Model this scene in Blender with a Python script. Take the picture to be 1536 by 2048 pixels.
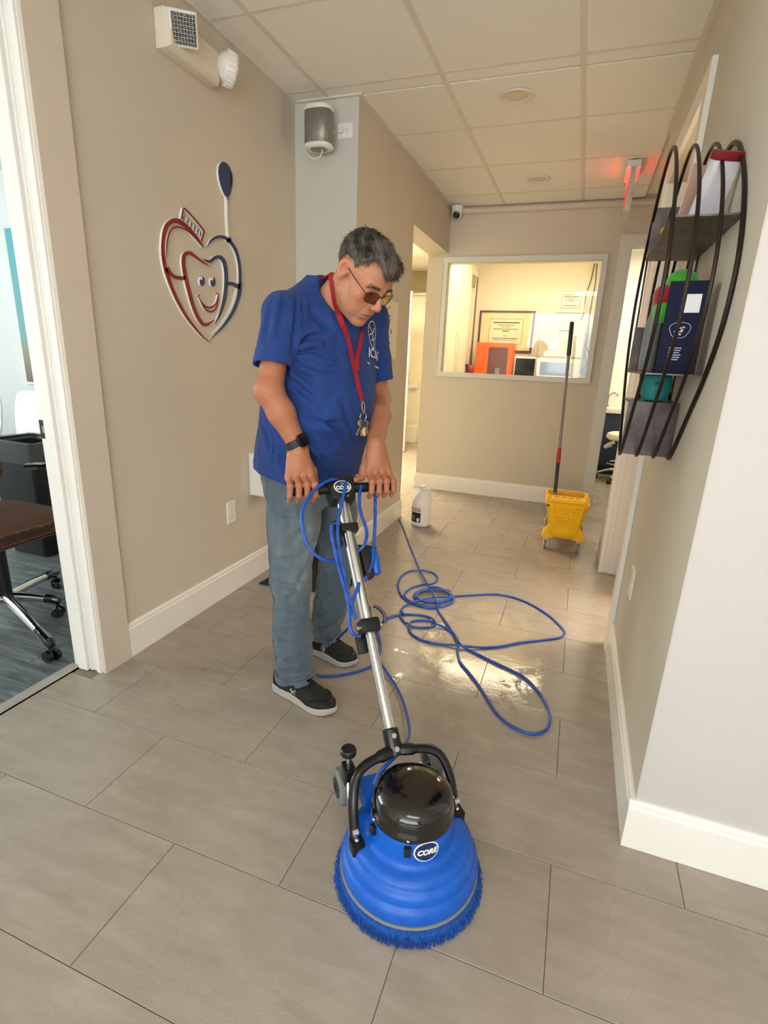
import bpy, bmesh, math, random
import numpy as np
from mathutils import Vector, Matrix, Euler
for o in list(bpy.data.objects): bpy.data.objects.remove(o)
random.seed(7)
SC = bpy.context.scene
COL = SC.collection
PI = math.pi
# ------------------------------------------------------------------ camera
F_PX, CX, CY, CAM_H = 1044.5, 771.7, 1028.6, 1.2169
_R = np.array([[.9394, -.1347, .3153], [.3404, .2560, -.9048], [.0412, .9572, .2863]])
_u, _s, _v = np.linalg.svd(_R); CAM_R = _u @ _v
cam = bpy.data.cameras.new('camera'); camo = bpy.data.objects.new('camera', cam); COL.objects.link(camo)
cam.sensor_fit = 'HORIZONTAL'; cam.sensor_width = 36; cam.lens = F_PX / 1536 * 36
cam.shift_x = -(CX - 768) / 1536; cam.shift_y = (CY - 1024) / 1536; cam.clip_start = .02
_m = Matrix(CAM_R.tolist()).to_4x4(); _m.translation = (0, 0, CAM_H); camo.matrix_world = _m
SC.camera = camo
# ------------------------------------------------------------------ view, world and large lights
SC.view_settings.view_transform = 'Standard'; SC.view_settings.look = 'None'
SC.view_settings.gamma = 1; SC.view_settings.use_curve_mapping = False
SC.view_settings.exposure = 0.86
W = bpy.data.worlds.new('daylight'); SC.world = W; W.use_nodes = True
W.node_tree.nodes['Background'].inputs[0].default_value = (.80, .90, 1.0, 1)
W.node_tree.nodes['Background'].inputs[1].default_value = 1.0
def area(name, loc, rot, sx, sy, power, color):
    l = bpy.data.lights.new(name, 'AREA'); l.shape = 'RECTANGLE'; l.size = sx; l.size_y = sy
    l.energy = power; l.color = color
    o = bpy.data.objects.new(name, l); COL.objects.link(o); o.location = loc; o.rotation_euler = rot
    return o
area('lobby_window_light', (.35, -2.95, 1.45), (PI / 2 + .35, 0, 0), 3.2, 1.9, 56, (.90, .96, 1.0))
sun = bpy.data.lights.new('sun', 'SUN'); sun.energy = 15; sun.angle = .02; sun.color = (1, .96, .90)  # added sun: bounces off the lobby floor to brighten the ceiling
suno = bpy.data.objects.new('sun', sun); COL.objects.link(suno); suno.rotation_euler = (math.radians(46), 0, math.radians(8))
area('lobby_ceiling_light', (.3, -.6, 2.44), (0, 0, 0), 1.2, .6, 9, (1, .93, .80))
area('lab_ceiling_light', (-.55, 5.45, 2.44), (0, 0, 0), 1.2, .6, 17, (1, .87, .60))
area('sink_room_light', (.9, 6.1, 2.44), (0, 0, 0), 1.0, .6, 20, (1, .90, .70))
area('side_hall_light', (-2.2, 5.4, 2.44), (0, 0, 0), 1.0, .6, 75, (1, .88, .66))
area('waiting_room_window_light', (-5.3, .6, 1.6), (0, -PI / 2, 0), 1.6, 1.9, 46, (.86, .98, 1.0))
area('treatment_room_light', (1.25, 2.85, 2.40), (0, -.5, 0), 1.0, .9, 74, (1, .89, .76))
# ------------------------------------------------------------------ pixel -> place
def ray(u, v): return CAM_R @ np.array([u - CX, -(v - CY), -F_PX])
def onz(u, v, z=0.0):
    d = ray(u, v); t = (z - CAM_H) / d[2]; return Vector((d[0] * t, d[1] * t, z))
def onx(u, v, x):
    d = ray(u, v); t = x / d[0]; return Vector((x, d[1] * t, CAM_H + d[2] * t))
def ony(u, v, y):
    d = ray(u, v); t = y / d[1]; return Vector((d[0] * t, y, CAM_H + d[2] * t))
# ------------------------------------------------------------------ materials
def srgb(r, g, b):
    return tuple(((c / 255) / 12.92 if c / 255 < .04045 else ((c / 255 + .055) / 1.055) ** 2.4) for c in (r, g, b)) + (1,)
MATS = {}
class NT:
    def __init__(s, name):
        s.m = bpy.data.materials.new(name); s.m.use_nodes = True; s.t = s.m.node_tree; s.n = s.t.nodes; s.l = s.t.links
        s.b = s.n['Principled BSDF']; MATS[name] = s.m
    def new(s, t, **kw):
        n = s.n.new(t)
        for k, v in kw.items():
            if hasattr(n, k) and k not in n.inputs: setattr(n, k, v)
            else: n.inputs[k.replace('_', ' ')].default_value = v
        return n
    def link(s, a, b): s.l.new(a, b)
    def ramp(s, fac, stops):
        r = s.n.new('ShaderNodeValToRGB'); e = r.color_ramp.elements
        while len(e) < len(stops): e.new(.5)
        for q, (p, c) in zip(e, stops): q.position = p; q.color = c if len(c) == 4 else c + (1,)
        s.link(fac, r.inputs[0]); return r.outputs[0]
    def mix(s, fac, a, b):
        m = s.n.new('ShaderNodeMix'); m.data_type = 'RGBA'
        for val, i in ((fac, 0), (a, 6), (b, 7)):
            if hasattr(val, 'links'): s.link(val, m.inputs[i])
            else: m.inputs[i].default_value = val
        return m.outputs[2]
    def coord(s, kind='Object', scale=(1, 1, 1), rot=(0, 0, 0)):
        c = s.n.new('ShaderNodeTexCoord'); mp = s.n.new('ShaderNodeMapping')
        mp.inputs['Scale'].default_value = scale; mp.inputs['Rotation'].default_value = rot
        s.link(c.outputs[kind], mp.inputs[0]); return mp.outputs[0]
    def world(s, scale=(1, 1, 1), rot=(0, 0, 0)):
        g = s.n.new('ShaderNodeNewGeometry'); mp = s.n.new('ShaderNodeMapping')
        mp.inputs['Scale'].default_value = scale; mp.inputs['Rotation'].default_value = rot
        s.link(g.outputs['Position'], mp.inputs[0]); return mp.outputs[0]
    def noise(s, vec, scale, detail=3, rough=.5, dist=0):
        n = s.n.new('ShaderNodeTexNoise'); s.link(vec, n.inputs['Vector'])
        n.inputs['Scale'].default_value = scale; n.inputs['Detail'].default_value = detail
        n.inputs['Roughness'].default_value = rough; n.inputs['Distortion'].default_value = dist
        return n.outputs['Fac']
    def bump(s, h, strength=.2, dist=.002):
        b = s.n.new('ShaderNodeBump'); b.inputs['Strength'].default_value = strength; b.inputs['Distance'].default_value = dist
        s.link(h, b.inputs['Height']); s.link(b.outputs[0], s.b.inputs['Normal']); return b
def mat(name, rgb, rough=.5, metal=0, var=.06, scale=12, bump=0, bscale=200, spec=.5, coat=0, emit=0, alpha=1, trans=0, sheen=0):
    """plain procedural material: a base colour with a little noise in colour, roughness and relief"""
    if name in MATS: return MATS[name]
    k = NT(name); c = srgb(*rgb); vec = k.coord('Object')
    f = k.noise(vec, scale, 4)
    lo = tuple(x * (1 - var) for x in c[:3]) + (1,); hi = tuple(min(1, x * (1 + var)) for x in c[:3]) + (1,)
    k.link(k.ramp(f, [(.3, lo), (.7, hi)]), k.b.inputs['Base Color'])
    k.b.inputs['Roughness'].default_value = rough; k.b.inputs['Metallic'].default_value = metal
    k.b.inputs['Specular IOR Level'].default_value = spec; k.b.inputs['Coat Weight'].default_value = coat
    k.b.inputs['Transmission Weight'].default_value = trans; k.b.inputs['Alpha'].default_value = alpha
    k.b.inputs['Sheen Weight'].default_value = sheen
    if emit: k.b.inputs['Emission Color'].default_value = c; k.b.inputs['Emission Strength'].default_value = emit
    if bump: k.bump(k.noise(vec, bscale, 2), bump, .001)
    return k.m
# ------------------------------------------------------------------ things and parts
XF = {}
def thing(name, label, cat, loc=(0, 0, 0), rz=0, group=None, rot=None):
    o = bpy.data.objects.new(name, None); COL.objects.link(o); o.empty_display_size = .05
    o.location = loc; o.rotation_euler = rot if rot else (0, 0, rz)
    o['label'] = label; o['category'] = cat
    if group: o['group'] = group
    XF[o.name] = Matrix.LocRotScale(Vector(loc), Euler(o.rotation_euler), None)
    return o
def tag(o, label, cat, group=None):
    o['label'] = label; o['category'] = cat
    if group: o['group'] = group
    return o
def clone(root, label=None, loc=None, rz=None):
    r = root.copy(); COL.objects.link(r)
    if loc is not None: r.location = loc
    if rz is not None: r.rotation_euler = (0, 0, rz)
    if label: r['label'] = label
    for ch in list(root.children):
        c = ch.copy(); COL.objects.link(c); c.parent = r
        for g in list(ch.children):
            d = g.copy(); COL.objects.link(d); d.parent = c
    return r
class MB:
    def __init__(s): s.v = []; s.f = []
    def add(s, vs, fs, M=None):
        b = len(s.v)
        s.v += [tuple(M @ Vector(p)) if M is not None else tuple(p) for p in vs]
        s.f += [tuple(i + b for i in f) for f in fs]; return s
    def box(s, x0, x1, y0, y1, z0, z1, M=None):
        vs = [(x, y, z) for z in (z0, z1) for y in (y0, y1) for x in (x0, x1)]
        return s.add(vs, [(0, 2, 3, 1), (4, 5, 7, 6), (0, 1, 5, 4), (2, 6, 7, 3), (0, 4, 6, 2), (1, 3, 7, 5)], M)
    def prism(s, pts, z0, z1, M=None):
        n = len(pts)
        a = sum(pts[i][0] * pts[(i + 1) % n][1] - pts[(i + 1) % n][0] * pts[i][1] for i in range(n))
        if a < 0: pts = pts[::-1]
        vs = [(p[0], p[1], z0) for p in pts] + [(p[0], p[1], z1) for p in pts]
        fs = [tuple(range(n - 1, -1, -1)), tuple(range(n, 2 * n))]
        fs += [(i, (i + 1) % n, n + (i + 1) % n, n + i) for i in range(n)]
        return s.add(vs, fs, M)
    def loft(s, rings, cap0=True, cap1=True, closed=False, M=None):
        n = len(rings[0]); vs = [p for r in rings for p in r]; fs = []; m = len(rings)
        for j in range(m if closed else m - 1):
            k = (j + 1) % m
            for i in range(n):
                fs.append((j * n + i, j * n + (i + 1) % n, k * n + (i + 1) % n, k * n + i))
        if not closed:
            if cap0: fs.append(tuple(range(n - 1, -1, -1)))
            if cap1: fs.append(tuple(range((m - 1) * n, m * n)))
        return s.add(vs, fs, M)
    def cyl(s, p0, p1, r0, r1=None, n=20, M=None, cap=True):
        return s.tube([p0, p1], [r0, r0 if r1 is None else r1], n, M=M, cap=cap)
    def tube(s, pts, r, n=8, closed=False, M=None, cap=True, flat=1.0, up=None):
        pts = [Vector(p) for p in pts]; m = len(pts)
        rr = r if isinstance(r, (list, tuple)) else [r] * m
        T = []
        for i in range(m):
            a = pts[i - 1] if (i or closed) else pts[0]; b = pts[(i + 1) % m] if (i < m - 1 or closed) else pts[-1]
            t = (b - a); T.append(t.normalized() if t.length > 1e-9 else Vector((0, 0, 1)))
        ref = Vector(up) if up is not None else (Vector((0, 0, 1)) if abs(T[0].z) < .9 else Vector((1, 0, 0)))
        rings = []; nx = None
        for i in range(m):
            if nx is None or up is not None: nx = (ref - T[i] * ref.dot(T[i])).normalized()
            else: nx = (nx - T[i] * nx.dot(T[i])).normalized()
            ny = T[i].cross(nx)
            rings.append([tuple(pts[i] + nx * (math.cos(2 * PI * k / n) * rr[i] * flat) + ny * (math.sin(2 * PI * k / n) * rr[i])) for k in range(n)])
        return s.loft(rings, cap, cap, closed, M)
    def lathe(s, prof, n=32, M=None, cap=True):
        rings = [[(r * math.cos(2 * PI * k / n), r * math.sin(2 * PI * k / n), z) for k in range(n)] for r, z in prof]
        return s.loft(rings, cap, cap, False, M)
    def ellipsoid(s, c, r, nu=20, nv=12, M=None):
        rings = []
        for j in range(1, nv):
            a = -PI / 2 + PI * j / nv
            rings.append([(c[0] + r[0] * math.cos(a) * math.cos(2 * PI * k / nu), c[1] + r[1] * math.cos(a) * math.sin(2 * PI * k / nu), c[2] + r[2] * math.sin(a)) for k in range(nu)])
        return s.loft(rings, True, True, False, M)
    def build(s, name, m, parent=None, world=False, bevel=0, seg=2, ang=35, label=None):
        me = bpy.data.meshes.new(name)
        vs = s.v
        if world and parent is not None:
            rt = parent.parent if parent.parent is not None else parent
            I = XF[rt.name].inverted(); vs = [tuple(I @ Vector(p)) for p in vs]
        me.from_pydata(vs, [], s.f); me.validate()
        bm = bmesh.new(); bm.from_mesh(me)
        if bevel:
            bmesh.ops.remove_doubles(bm, verts=bm.verts, dist=1e-6)
            ed = [e for e in bm.edges if len(e.link_faces) == 2 and e.calc_face_angle(0) > math.radians(30)]
            bmesh.ops.bevel(bm, geom=ed, offset=bevel, segments=seg, profile=.7, affect='EDGES', clamp_overlap=True)
        bmesh.ops.recalc_face_normals(bm, faces=bm.faces)
        bm.to_mesh(me); bm.free()
        return link(name, me, m, parent, ang, label)
def link(name, me, m, parent=None, ang=35, label=None):
    if ang:
        me.shade_smooth()
        if ang < 180: me.set_sharp_from_angle(angle=math.radians(ang))
    if m is not None and not me.materials: me.materials.append(m)
    o = bpy.data.objects.new(name, me); COL.objects.link(o)
    if parent is not None: o.parent = parent
    if label: o['label'] = label
    return o
def struct(o): o['kind'] = 'structure'; return o
def bez(pts, n=8, closed=False):
    """Catmull-Rom curve through points"""
    P = [Vector(p) for p in pts]; m = len(P); out = []
    for i in range(m if closed else m - 1):
        if closed: a, b, c, d = P[i - 1], P[i], P[(i + 1) % m], P[(i + 2) % m]
        else: a, b, c, d = P[max(i - 1, 0)], P[i], P[i + 1], P[min(i + 2, m - 1)]
        for k in range(n):
            t = k / n
            out.append(.5 * ((2 * b) + (c - a) * t + (2 * a - 5 * b + 4 * c - d) * t * t + (3 * b - a - 3 * c + d) * t ** 3))
    if not closed: out.append(P[-1])
    return out
def text_mb(txt, size, M, depth=.0006, shear=0, bold=0, align='CENTER'):
    """lettering as flat raised mesh; M maps the text plane (x right, y up) into the scene"""
    cu = bpy.data.curves.new('lettering', 'FONT'); cu.body = txt; cu.size = size; cu.extrude = depth / 2
    cu.align_x = align; cu.align_y = 'CENTER'; cu.shear = shear; cu.offset = bold; cu.resolution_u = 3
    o = bpy.data.objects.new('lettering_tmp', cu); COL.objects.link(o)
    me = bpy.data.meshes.new_from_object(o.evaluated_get(bpy.context.evaluated_depsgraph_get()))
    mb = MB().add([v.co[:] for v in me.vertices], [tuple(p.vertices) for p in me.polygons], M)
    bpy.data.objects.remove(o); bpy.data.curves.remove(cu); bpy.data.meshes.remove(me)
    return mb
def frame(o, x, y, z=None):
    x = Vector(x).normalized(); y = Vector(y); y = (y - x * y.dot(x)).normalized(); z = x.cross(y)
    return Matrix(((x.x, y.x, z.x, o[0]), (x.y, y.y, z.y, o[1]), (x.z, y.z, z.z, o[2]), (0, 0, 0, 1)))
# ------------------------------------------------------------------ room materials
H = 2.463; XL = -1.589; XR = .2821; YC = 2.8436; XC = -1.2265; YF = 4.89; YJ = 1.318; YN = 1.2614; YO = 3.85; XB = -1.41
def wall_mat(name, rgb, bump=.25, rough=.62):
    k = NT(name); c = srgb(*rgb); v = k.world()
    f = k.noise(v, 1.7, 4)
    k.link(k.ramp(f, [(.3, tuple(x * .97 for x in c[:3])), (.7, tuple(min(1, x * 1.03) for x in c[:3]))]), k.b.inputs['Base Color'])
    k.b.inputs['Roughness'].default_value = rough; k.b.inputs['Specular IOR Level'].default_value = .3
    k.bump(k.noise(v, 260, 3, .6), bump, .0012); return k.m
M_WALL = wall_mat('beige_paint', (208, 198, 180))
M_GREY = wall_mat('daylit_wall_tone', (204, 202, 192))  # column: the cool daylight on it is put into the wall colour
M_LOBBY = wall_mat('off_white_paint', (196, 191, 186))
M_WHITEW = wall_mat('white_wall_paint', (236, 236, 230), .12)
M_LABW = wall_mat('cream_wall_paint', (238, 230, 208), .12)
M_TRIM = mat('white_trim_paint', (238, 234, 226), .32, var=.02, scale=5, bump=.05, bscale=60)
M_PLAST = mat('white_plastic', (235, 232, 224), .35, var=.02)
M_FRAME = mat('grey_white_frame_paint', (214, 213, 204), .4, var=.02)
M_CTILE = NT('ceiling_tile_board')
_k = M_CTILE; _v = _k.world(); _c = srgb(247, 243, 232)
_k.link(_k.ramp(_k.noise(_v, 400, 2), [(.35, tuple(x * .93 for x in _c[:3])), (.6, _c)]), _k.b.inputs['Base Color'])
_k.b.inputs['Roughness'].default_value = .85; _k.bump(_k.noise(_v, 420, 3, .7), .45, .0015); M_CTILE = _k.m
M_TEE = mat('ceiling_grid_metal', (224, 217, 203), .45, var=.02)
# floor tile: taupe stone-look vinyl with brushed streaks, damp sheen from the scrubbing
def floor_tile_mat():
    k = NT('taupe_stone_look_tile'); v = k.world()
    oi = k.n.new('ShaderNodeObjectInfo')
    comb = k.n.new('ShaderNodeCombineXYZ'); k.link(oi.outputs['Random'], comb.inputs[2])
    mul = k.new('ShaderNodeVectorMath', operation='SCALE'); mul.inputs[3].default_value = 9; k.link(comb.outputs[0], mul.inputs[0])
    ad = k.new('ShaderNodeVectorMath', operation='ADD'); k.link(v, ad.inputs[0]); k.link(mul.outputs[0], ad.inputs[1])
    mp = k.n.new('ShaderNodeMapping'); mp.inputs['Rotation'].default_value = (0, 0, .5); mp.inputs['Scale'].default_value = (2.2, 11, 1)
    k.link(ad.outputs[0], mp.inputs[0])
    st = k.noise(mp.outputs[0], 2.4, 6, .62, .4)
    cl = k.noise(ad.outputs[0], 5, 5, .6)
    base = k.ramp(st, [(.3, srgb(144, 132, 119)), (.52, srgb(156, 145, 132)), (.75, srgb(168, 157, 145))])
    base = k.mix(.35, base, k.ramp(cl, [(.3, srgb(142, 131, 118)), (.7, srgb(168, 158, 146))]))
    k.link(base, k.b.inputs['Base Color'])
    # wet and soapy patches: swirls left by the scrubber change gloss and fine relief only
    w1 = k.noise(v, 1.9, 4, .6, .8)
    wet = k.ramp(w1, [(.34, (0, 0, 0)), (.68, (1, 1, 1))])
    rr = k.new('ShaderNodeMapRange'); k.link(wet, rr.inputs[0]); rr.inputs[3].default_value = .34; rr.inputs[4].default_value = .20
    k.link(rr.outputs[0], k.b.inputs['Roughness'])
    mp2 = k.n.new('ShaderNodeMapping'); mp2.inputs['Rotation'].default_value = (0, 0, -.5); mp2.inputs['Scale'].default_value = (1, 2.2, 1); k.link(v, mp2.inputs[0])
    rip = k.noise(mp2.outputs[0], 55, 3, .55, 1.2)
    fine = k.noise(v, 330, 2)
    b1 = k.n.new('ShaderNodeBump'); b1.inputs['Distance'].default_value = .004; k.link(rip, b1.inputs['Height'])
    ms = k.new('ShaderNodeMath', operation='MULTIPLY'); k.link(wet, ms.inputs[0]); ms.inputs[1].default_value = .24; k.link(ms.outputs[0], b1.inputs['Strength'])
    b2 = k.n.new('ShaderNodeBump'); b2.inputs['Distance'].default_value = .001; b2.inputs['Strength'].default_value = .18
    k.link(fine, b2.inputs['Height']); k.link(b1.outputs[0], b2.inputs['Normal']); k.link(b2.outputs[0], k.b.inputs['Normal'])
    # film of water beside the cord: a clear thin coat with a ragged, beaded outline
    oc = onz(965, 1310); mp_ = k.n.new('ShaderNodeMapping'); mp_.inputs['Location'].default_value = (-oc.x, -oc.y, 0); k.link(v, mp_.inputs[0])
    sc1 = k.n.new('ShaderNodeMapping'); sc1.inputs['Scale'].default_value = (2.7, 1.45, 0); k.link(mp_.outputs[0], sc1.inputs[0])
    ln1 = k.new('ShaderNodeVectorMath', operation='LENGTH'); k.link(sc1.outputs[0], ln1.inputs[0])
    nz = k.noise(v, 9, 7, .7, .7); nf = k.noise(v, 75, 3, .6, .4)
    m1 = k.new('ShaderNodeMath', operation='MULTIPLY_ADD'); k.link(nz, m1.inputs[0]); m1.inputs[1].default_value = 2.8; m1.inputs[2].default_value = -.72
    m2 = k.new('ShaderNodeMath', operation='SUBTRACT'); k.link(m1.outputs[0], m2.inputs[0]); k.link(ln1.outputs['Value'], m2.inputs[1])
    m3 = k.new('ShaderNodeMath', operation='MULTIPLY_ADD'); k.link(nf, m3.inputs[0]); m3.inputs[1].default_value = .9; k.link(m2.outputs[0], m3.inputs[2])
    msk = k.ramp(m3.outputs[0], [(.46, (0, 0, 0)), (.52, (1, 1, 1))])
    k.link(msk, k.b.inputs['Coat Weight']); k.b.inputs['Coat Roughness'].default_value = .05; k.b.inputs['Coat IOR'].default_value = 2.7
    bc = k.n.new('ShaderNodeBump'); bc.inputs['Strength'].default_value = .13; bc.inputs['Distance'].default_value = .0015; k.link(m3.outputs[0], bc.inputs['Height']); k.link(bc.outputs[0], k.b.inputs['Coat Normal'])
    dmp = k.new('ShaderNodeMapRange'); k.link(ln1.outputs['Value'], dmp.inputs[0]); dmp.inputs[1].default_value = .2; dmp.inputs[2].default_value = 2.2; dmp.inputs[3].default_value = .55; dmp.inputs[4].default_value = 1.0
    rm = k.new('ShaderNodeMath', operation='MULTIPLY'); k.link(rr.outputs[0], rm.inputs[0]); k.link(dmp.outputs[0], rm.inputs[1]); k.link(rm.outputs[0], k.b.inputs['Roughness'])
    k.b.inputs['Specular IOR Level'].default_value = .55
    return k.m
M_FT = floor_tile_mat()
M_GROUT = mat('dark_joint', (122, 112, 101), .8)
def plank_mat():
    k = NT('dark_grey_wood_look_plank'); v = k.world((1, 9, 1)); oi = k.n.new('ShaderNodeObjectInfo')
    ad = k.new('ShaderNodeVectorMath', operation='ADD'); k.link(v, ad.inputs[0]); k.link(oi.outputs['Random'], ad.inputs[1])
    g = k.noise(ad.outputs[0], 3.2, 7, .65, 1.2)
    k.link(k.ramp(g, [(.3, srgb(54, 60, 62)), (.5, srgb(92, 99, 100)), (.7, srgb(132, 138, 137))]), k.b.inputs['Base Color'])
    k.b.inputs['Roughness'].default_value = .38; k.bump(g, .12, .002); return k.m
M_PLANK = plank_mat()
# ------------------------------------------------------------------ floor of the corridor and lobby
fl = struct(MB().box(-3.6, 2.7, -3.1, 8.1, -.06, -.0035).build('floor', M_GROUT, ang=0))
FX, FY, TS = -.819, 1.1191, .305
tile_me = None
def tile(x0, x1, y0, y1):
    global tile_me
    g = .0008; w = x1 - x0; d = y1 - y0
    full = abs(w - 2 * TS) < 1e-6 and abs(d - TS) < 1e-6
    if full and tile_me is not None: me = tile_me
    else:
        mb = MB(); a, b, e = w / 2 - g, d / 2 - g, .0007
        mb.loft([[(-a, -b, -.003), (a, -b, -.003), (a, b, -.003), (-a, b, -.003)], [(-a, -b, -e), (a, -b, -e), (a, b, -e), (-a, b, -e)],
                 [(-a + e, -b + e, 0), (a - e, -b + e, 0), (a - e, b - e, 0), (-a + e, b - e, 0)]], cap0=False)
        me = bpy.data.meshes.new('floor_tile'); me.from_pydata(mb.v, [], mb.f); me.materials.append(M_FT)
        if full: tile_me = me
    o = bpy.data.objects.new('floor_tile', me); COL.objects.link(o); o.parent = fl; o.location = ((x0 + x1) / 2, (y0 + y1) / 2, 0)
def clip_tiles(rx0, rx1, ry0, ry1):
    for j in range(-14, 24):
        y0 = FY + j * TS; y1 = y0 + TS
        if y1 <= ry0 + .01 or y0 >= ry1 - .01: continue
        for i in range(-8, 12):
            x0 = FX + (2 * i + (0 if j % 2 == 0 else 1)) * TS; x1 = x0 + 2 * TS
            if x1 <= rx0 + .01 or x0 >= rx1 - .01: continue
            tile(max(x0, rx0), min(x1, rx1), max(y0, ry0), min(y1, ry1))
clip_tiles(-1.70, 2.6, -1.2, 1.26); clip_tiles(-1.60, .42, 1.26, 4.99); clip_tiles(-3.2, -1.60, 3.9, 7.9); clip_tiles(-1.6, -1.35, 4.99, 7.9); clip_tiles(.42, 1.5, 2.4, 6.9); clip_tiles(.2, .42, 4.99, 6.9)
# ------------------------------------------------------------------ ceiling grid with lay-in boards
ce = struct(MB().box(-3.6, 2.7, -3.1, 8.1, H + .02, H + .06).build('ceiling', M_CTILE, ang=0))
GX, GY, CS = -.781, 2.7443, .61
ct_me = None
def ctile(x0, x1, y0, y1):
    global ct_me
    w, d = x1 - x0, y1 - y0
    full = abs(w - CS) < 1e-6 and abs(d - CS) < 1e-6
    if full and ct_me is not None: me = ct_me
    else:
        a, b = w / 2 - .010, d / 2 - .010
        mb = MB().loft([[(-a - .003, -b - .003, .012), (a + .003, -b - .003, .012), (a + .003, b + .003, .012), (-a - .003, b + .003, .012)][::-1],
                        [(-a, -b, .004), (a, -b, .004), (a, b, .004), (-a, b, .004)][::-1]], cap0=False)
        me = bpy.data.meshes.new('ceiling_tile'); me.from_pydata(mb.v, [], mb.f); me.materials.append(M_CTILE)
        bmn = bmesh.new(); bmn.from_mesh(me); bmesh.ops.recalc_face_normals(bmn, faces=bmn.faces); bmn.to_mesh(me); bmn.free()
        if full: ct_me = me
    o = bpy.data.objects.new('ceiling_tile', me); COL.objects.link(o); o.parent = ce; o.location = ((x0 + x1) / 2, (y0 + y1) / 2, H)
def ceil_region(rx0, rx1, ry0, ry1, tees=True):
    xs = [GX + i * CS for i in range(-6, 7)]; ys = [GY + j * CS for j in range(-10, 10)]
    for x0 in xs:
        if x0 + CS <= rx0 + .02 or x0 >= rx1 - .02: continue
        for y0 in ys:
            if y0 + CS <= ry0 + .02 or y0 >= ry1 - .02: continue
            ctile(max(x0, rx0), min(x0 + CS, rx1), max(y0, ry0), min(y0 + CS, ry1))
    if not tees: return
    for x in xs:
        if rx0 + .02 < x < rx1 - .02: MB().box(x - .012, x + .012, ry0, ry1, H + .002, H + .010).build('grid_runner', M_TEE, ce, ang=0)
    for y in ys:
        if ry0 + .02 < y < ry1 - .02: MB().box(rx0, rx1, y - .009, y + .009, H + .003, H + .010).build('grid_runner', M_TEE, ce, ang=0)
ceil_region(XL, XR, YN, YC); ceil_region(XC, XR, YC, YF); ceil_region(XL, 2.2, -.9, YN); ceil_region(XB - 1.4, XB, YO, 7.9)
# ------------------------------------------------------------------ walls
def wall(name, boxes, m, bevel=0):
    mb = MB()
    for b in boxes: mb.box(*b)
    return struct(mb.build(name, m, ang=0))
DZ = 2.20
wall('wall_left', [(-1.70, XL, YJ + .02, YC, 0, H + .02), (-1.70, XL, .36, YJ + .02, 2.14, H + .02), (-1.70, XL, -3.1, .36, 0, H + .02)], M_WALL)
wall('wall_column', [(XB, XC - .0005, YC + .0005, YO, 0, H + .02), (-1.70, XB, YC + .0005, YC + .12, 0, H + .02)], M_GREY)
wall('wall_corridor', [(XC - .001, XC, YC + .0012, YO, 0, H + .02), (XB, XC, YO, YF, 2.11, H + .02)], M_WALL)
wall('wall_far', [(XB, .225, YF, YF + .1, 0, 1.10), (XB, .225, YF, YF + .1, 2.055, H + .02), (XB, -1.235, YF, YF + .1, 1.10, 2.055), (.05, .225, YF, YF + .1, 1.10, 2.055),
                  (.225, 1.12, YF, YF + .1, 2.13, H + .02), (1.12, 2.2, YF, YF + .1, 0, H + .02)], M_WALL)
wall('wall_right', [(XR, XR + .12, YN + .0015, 2.36, 0, H + .02), (XR, XR + .12, 2.36, 3.335, 2.12, H + .02), (XR, XR + .12, 3.335, 3.66, 0, H + .02)], M_WALL)
wall('wall_lobby', [(XR + .0015, 2.6, YN, YN + .1, 0, H + .02)], M_LOBBY)
wall('wall_back', [(-1.7, -1.3, -3.1, -3.0, 0, H + .02), (1.95, 2.7, -3.1, -3.0, 0, H + .02), (-1.3, 1.95, -3.1, -3.0, 0, .5), (-1.3, 1.95, -3.1, -3.0, 2.4, H + .02)], M_LOBBY)
wall('wall_lobby_side', [(2.6, 2.7, -3.1, YN + .1, 0, H + .02)], M_LOBBY)
# room by the corridor's right-hand doorway, the sink room, the lab and the side hall
wall('wall_treatment', [(XR + .12, 2.2, 2.0, 2.08, 0, H + .02), (XR + .12, 2.2, 3.58, 3.66, 0, H + .02), (2.2, 2.28, 2.0, 3.66, 0, H + .02)], M_WALL)
wall('wall_side', [(2.2, 2.28, 3.66, YF, 0, H + .02)], M_WALL)
wall('wall_sink_room', [(.145, 2.2, 7.0, 7.1, 0, H + .02)], M_WHITEW); wall('wall_sink_room_side', [(2.1, 2.2, YF + .1, 7.0, 0, H + .02)], M_WHITEW)
wall('wall_lab', [(-1.305, .06, 6.75, 6.85, 0, H + .02)], M_LABW); wall('wall_lab_right', [(.06, .14, YF + .1, 7.1, 0, H + .02)], M_LABW); wall('wall_lab_left', [(XB, -1.306, YF + .1, 7.9, 0, H + .02)], M_LABW)
wall('wall_side_hall', [(-3.2, XB, 7.9, 8.0, 0, H + .02)], M_LABW); wall('wall_side_hall_left', [(-3.3, -3.2, 3.45, 8.0, 0, H + .02)], M_LABW)
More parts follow.
